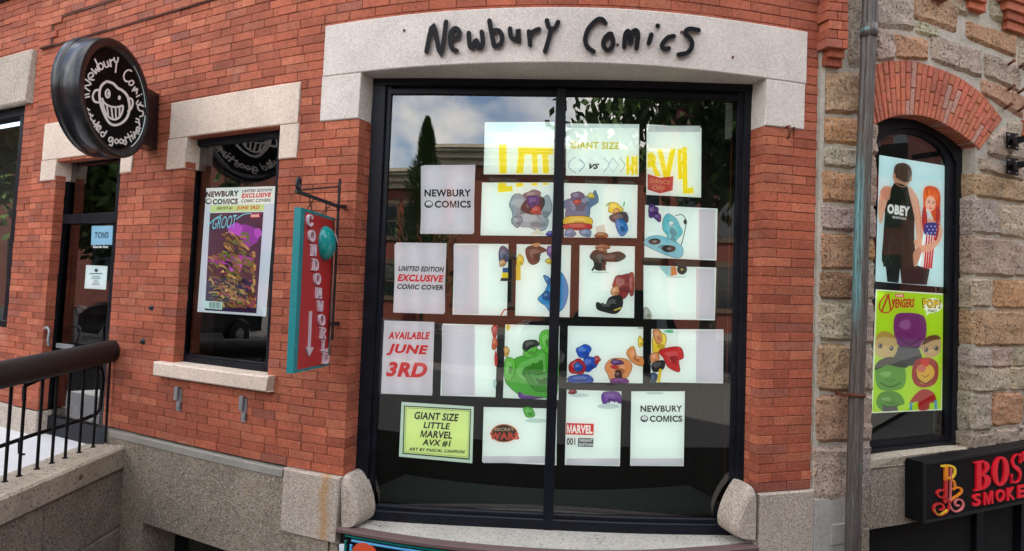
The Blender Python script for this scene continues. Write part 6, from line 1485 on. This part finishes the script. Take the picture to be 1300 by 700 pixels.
# ------------------------------------------------------------------ the other side of the street (seen in the window reflections)
def house(x0, x1, y0, dp, h, col, label, wins, nm='brick_building', rot=None):
    t = thing(nm, label, 'building', ((x0+x1)/2, y0, 1.55)); zt_ = 1.55+h
    def T(x, y): return (x, y)
    mb = MB(); mb.box(x0, x1, y0-dp, y0, 1.5, zt_, col); mb.build('wall', M['brick_far'], t)
    mb = MB()
    for k, (a, b_) in enumerate(((.0, .25), (.25, .5), (.5, .62), (.62, .75))): mb.box(x0-a*.5, x1+a*.5, y0-dp, y0+.12+a*.7, zt_-.75+a, zt_-.75+b_)
    mb.build('cornice', M['trim'], t)
    nx, nf = wins; wv = (x1-x0)/nx
    for f_ in range(nf):
        zf = 1.55+.9+f_*(h-1.2)/nf
        for i in range(nx):
            xc = x0+wv*(i+.5); ww, wh = .52, min(1.9, (h-1.2)/nf-1.1)
            mb = MB(); mb.box(xc-ww-.1, xc+ww+.1, y0, y0+.06, zf-.12, zf); mb.box(xc-ww-.1, xc+ww+.1, y0, y0+.05, zf+wh, zf+wh+.22); mb.box(xc-ww, xc+ww, y0, y0+.03, zf, zf+wh); w_ = mb.build('window', M['trim2'], t)
            mb = MB(); 
            for a, b_ in ((zf+.07, zf+wh/2-.03), (zf+wh/2+.03, zf+wh-.07)): mb.box(xc-ww+.07, xc+ww-.07, y0+.02, y0+.036, a, b_)
            mb.build('pane', M['inner_glass'], w_)
M['brick_far'] = grain_mat('far_brick', attr=True, gscale=20, bump=.1)
M['trim2'] = flat('brown_window_trim', (.16, .11, .075), .8)
M['inner_glass'] = flat('dark_window_glass', (.02, .025, .03), .1, spec=.8)
house(-13.5, -7.6, -15, 8, 6.1, (.25, .07, .045), 'dark red brick row house across the street seen in the window reflections', (4, 2))
house(-7.55, 6.5, -15.5, 9, 7.1, (.27, .085, .05), 'taller red brick row house with a deep cream cornice across the street', (7, 2))
house(6.55, 15, -15, 8, 9.5, (.22, .07, .05), 'tall dark brick house across the street behind the trees', (4, 3))
house(-26, -13.55, -15.2, 8, 6.6, (.26, .09, .055), 'wide red brick house across the street on the left', (8, 3))
house(15.1, 34, -15.1, 8, 9.0, (.25, .08, .055), 'wide red brick house across the street far on the right', (9, 3))
for nm_, xx, lb_ in (('a', -46, 'long dark brick block added out of view at the far left to block reflected sky'), ('b', 26, 'long dark brick block added out of view at the far right to darken reflections')):  # unseen end blocks, added to keep bright sky out of the side windows
    t = thing('brick_building', lb_, 'building', (xx+5, 0, 1.55)); mb = MB(); mb.box(xx, xx+10, -14, 22, 1.5, 15 if xx > 0 else 10.5, (.16, .055, .04)); mb.build('wall', M['brick_far'], t)
    xf = xx+10 if xx < 0 else xx
    for f_ in range(4 if xx > 0 else 1):
        for i in range(11):
            mb = MB(); yc = -12+i*3.1; mb.box(xf-.04, xf+.04, yc-.55, yc+.55, 2.9+f_*3, 4.8+f_*3); mb.build('window', M['inner_glass'], t)
# trees
def leaf_crown(cx, cy, cz, rx_, rz_, n_, sd_, size=.16):
    r2 = random.Random(sd_); mb = MB(); cl = [(r2.gauss(0, .45), r2.gauss(0, .45), r2.gauss(0, .42)) for _ in range(34)]
    for i in range(n_):
        c = r2.choice(cl); p = Vector((cx+(c[0]+r2.gauss(0, .14))*rx_, cy+(c[1]+r2.gauss(0, .14))*rx_, cz+(c[2]+r2.gauss(0, .12))*rz_))
        a = Vector((r2.uniform(-1, 1), r2.uniform(-1, 1), r2.uniform(-1, 1))).normalized(); b_ = a.cross(Vector((r2.uniform(-1, 1), r2.uniform(-1, 1), r2.uniform(-1, 1)))).normalized(); s_ = size*r2.uniform(.6, 1.3)
        mb.add([p-a*s_, p+b_*s_*.5, p+a*s_, p-b_*s_*.5], [(0, 1, 2, 3)])
    return mb
def tree(x, y, h, r_, sd_, label, n_=5200):
    t = thing('street_tree', label, 'tree', (x, y, 1.5), 'street trees reflected in the windows'); r2 = random.Random(sd_)
    mb = MB(); top = Vector((x+r2.uniform(-.4, .4), y, 1.5+h*.62)); mb.tube([(x, y, 1.4), (x+.05, y, 2.6), (x-.05, y+.05, 1.5+h*.4), top], [.24, .19, .15, .09], 10)
    for k in range(7):
        a = r2.uniform(0, 6.28); st2 = Vector((x, y, 1.5+h*r2.uniform(.34, .55))); e2 = st2+Vector((math.cos(a)*r_*.75, math.sin(a)*r_*.75, h*r2.uniform(.15, .36))); mb.tube([st2, st2.lerp(e2, .5)+Vector((0, 0, .15)), e2], [.085, .055, .02], 7)
    mb.build('trunk', M['bark'], t); leaf_crown(x, y, 1.5+h*.68, r_, h*.34, n_, sd_).build('crown', M['leaf'], t)
tree(4.2, -2.4, 9.0, 3.0, 1, 'large street tree on the pavement, reflected in the right half of the big window', 5200)
tree(7.9, -3.6, 9.5, 3.4, 2, 'large street tree further right, reflected at the right edge of the big window', 4200)
tree(-12.5, 7.4, 6.6, 2.2, 3, 'street tree on the left, reflected in the shop door', 4500)
tree(-17.5, 6.2, 8., 2.6, 4, 'street tree further left, reflected in the left windows', 4500)
tree(-14, -2.6, 6.5, 2.2, 5, 'street tree at the left along the kerb, reflected in the left window', 3500)
t = thing('conifer', 'narrow dark evergreen across the street, reflected in the upper left of the big window', 'tree', (-6.0, -11.5, 1.55))
mb = MB(); mb.tube([(-6.0, -11.5, 1.5), (-6.0, -11.5, 8.2)], [.14, .03], 8); mb.build('trunk', M['bark'], t)
r2 = random.Random(9); mb = MB()
for i in range(6500):
    k = r2.random()**.8; z = 2.6+k*6.2; rr = (1-k**1.5)*2.5*(.7+.45*abs(math.sin(k*11+.6)))+.08; a = r2.uniform(0, 6.28); q_ = r2.random()**.5*rr
    p = Vector((-6.0+math.cos(a)*q_, -11.5+math.sin(a)*q_, z)); a1 = Vector((math.cos(a), math.sin(a), r2.uniform(.2, 1.2))).normalized()*.16; b1 = Vector((-math.sin(a), math.cos(a), 0))*.05
    mb.add([p-a1, p+b1, p+a1, p-b1], [(0, 1, 2, 3)])
mb.build('crown', M['leaf'], t)
# parked cars
def suv(x, y, rz, label):
    t = thing('parked_car', label, 'car', (0, 0, 0), 'cars parked along the street')
    prof = [(-2.25, .45), (-2.3, .95), (-2.15, 1.15), (-1.9, 1.72), (-1.6, 1.82), (.2, 1.80), (.55, 1.72), (1.15, 1.2), (2.1, 1.08), (2.3, .9), (2.32, .5), (1.95, .42), (1.85, .6), (1.6, .76), (1.3, .76), (1.05, .6), (.98, .42), (-.95, .42), (-1.05, .6), (-1.3, .76), (-1.6, .76), (-1.85, .6), (-1.95, .42)]
    mb = MB(); n_ = len(prof)
    def w(z): return .92 if z < 1.15 else .92-(z-1.15)*.24
    lay = []
    for s_, k in ((-1, .94), (-1, 1), (1, 1), (1, .94)): lay.append([(a*(.985 if k < 1 else 1), s_*w(b_)*(1 if k < 1 else .95), b_*1. if k == 1 else b_*.99+.01) for a, b_ in prof])
    lay = [lay[0], lay[1], lay[2], lay[3]]; vs = [p for l_ in (lay[0], lay[3]) for p in l_]
    mb.add(vs, [tuple(range(n_-1, -1, -1)), tuple(range(n_, 2*n_))]+[(i, (i+1) % n_, (i+1) % n_+n_, i+n_) for i in range(n_)]); mb.build('body', M['carpaint'], t)
    for s_ in (-1, 1):
        for a, b_ in (((-1.75, 1.2), (-.75, 1.7)), ((-.68, 1.2), (.28, 1.7))):
            mb = MB(); z0, z1 = a[1], b_[1]; mb.add([(a[0], s_*(w(z0)+.004), z0), (b_[0]+.04, s_*(w(z0)+.004), z0), (b_[0]-.02, s_*(w(z1)+.004), z1), (a[0]+.12, s_*(w(z1)+.004), z1)], [(0, 1, 2, 3)]); mb.build('side_window', M['inner_glass'], t)
        mb = MB(); mb.box(2.1, 2.33, s_*.62-.2, s_*.62+.2, .86, 1.02); mb.build('headlight', M['lamp'], t)
        for xx in (-1.45, 1.45):
            mb = MB(); mb.lathe((xx, s_*.93, .37), (0, -s_, 0), [(0, .22), (0, .35), (.03, .37), (.22, .37), (.24, .3)], 24); wh = mb.build('wheel', M['tyre'], t)
            mb = MB(); mb.lathe((xx, s_*.945, .37), (0, -s_, 0), [(0, .05), (.02, .19), (.02, .22), (.03, .22)], 10); mb.build('rim', M['steel'], wh)
    mb = MB(); mb.add([(.6, -.72, 1.69), (1.12, -.84, 1.23), (1.12, .84, 1.23), (.6, .72, 1.69)], [(0, 1, 2, 3)]); o_ = mb.build('windscreen', M['inner_glass'], t); 
    t.location = (x, y, 1.42); t.rotation_euler = (0, 0, rz)
    return t
suv(-13.5, -4.4, 0, 'dark parked sport utility car at the kerb, reflected in the left window')
suv(1.6, -4.4, math.pi, 'dark parked car at the kerb straight across, reflected in the big window')
suv(-15.2, 4.9, math.pi/2, 'dark parked car in the side street at the left')
# pavement railing round the areaway, as the glass mirrors it
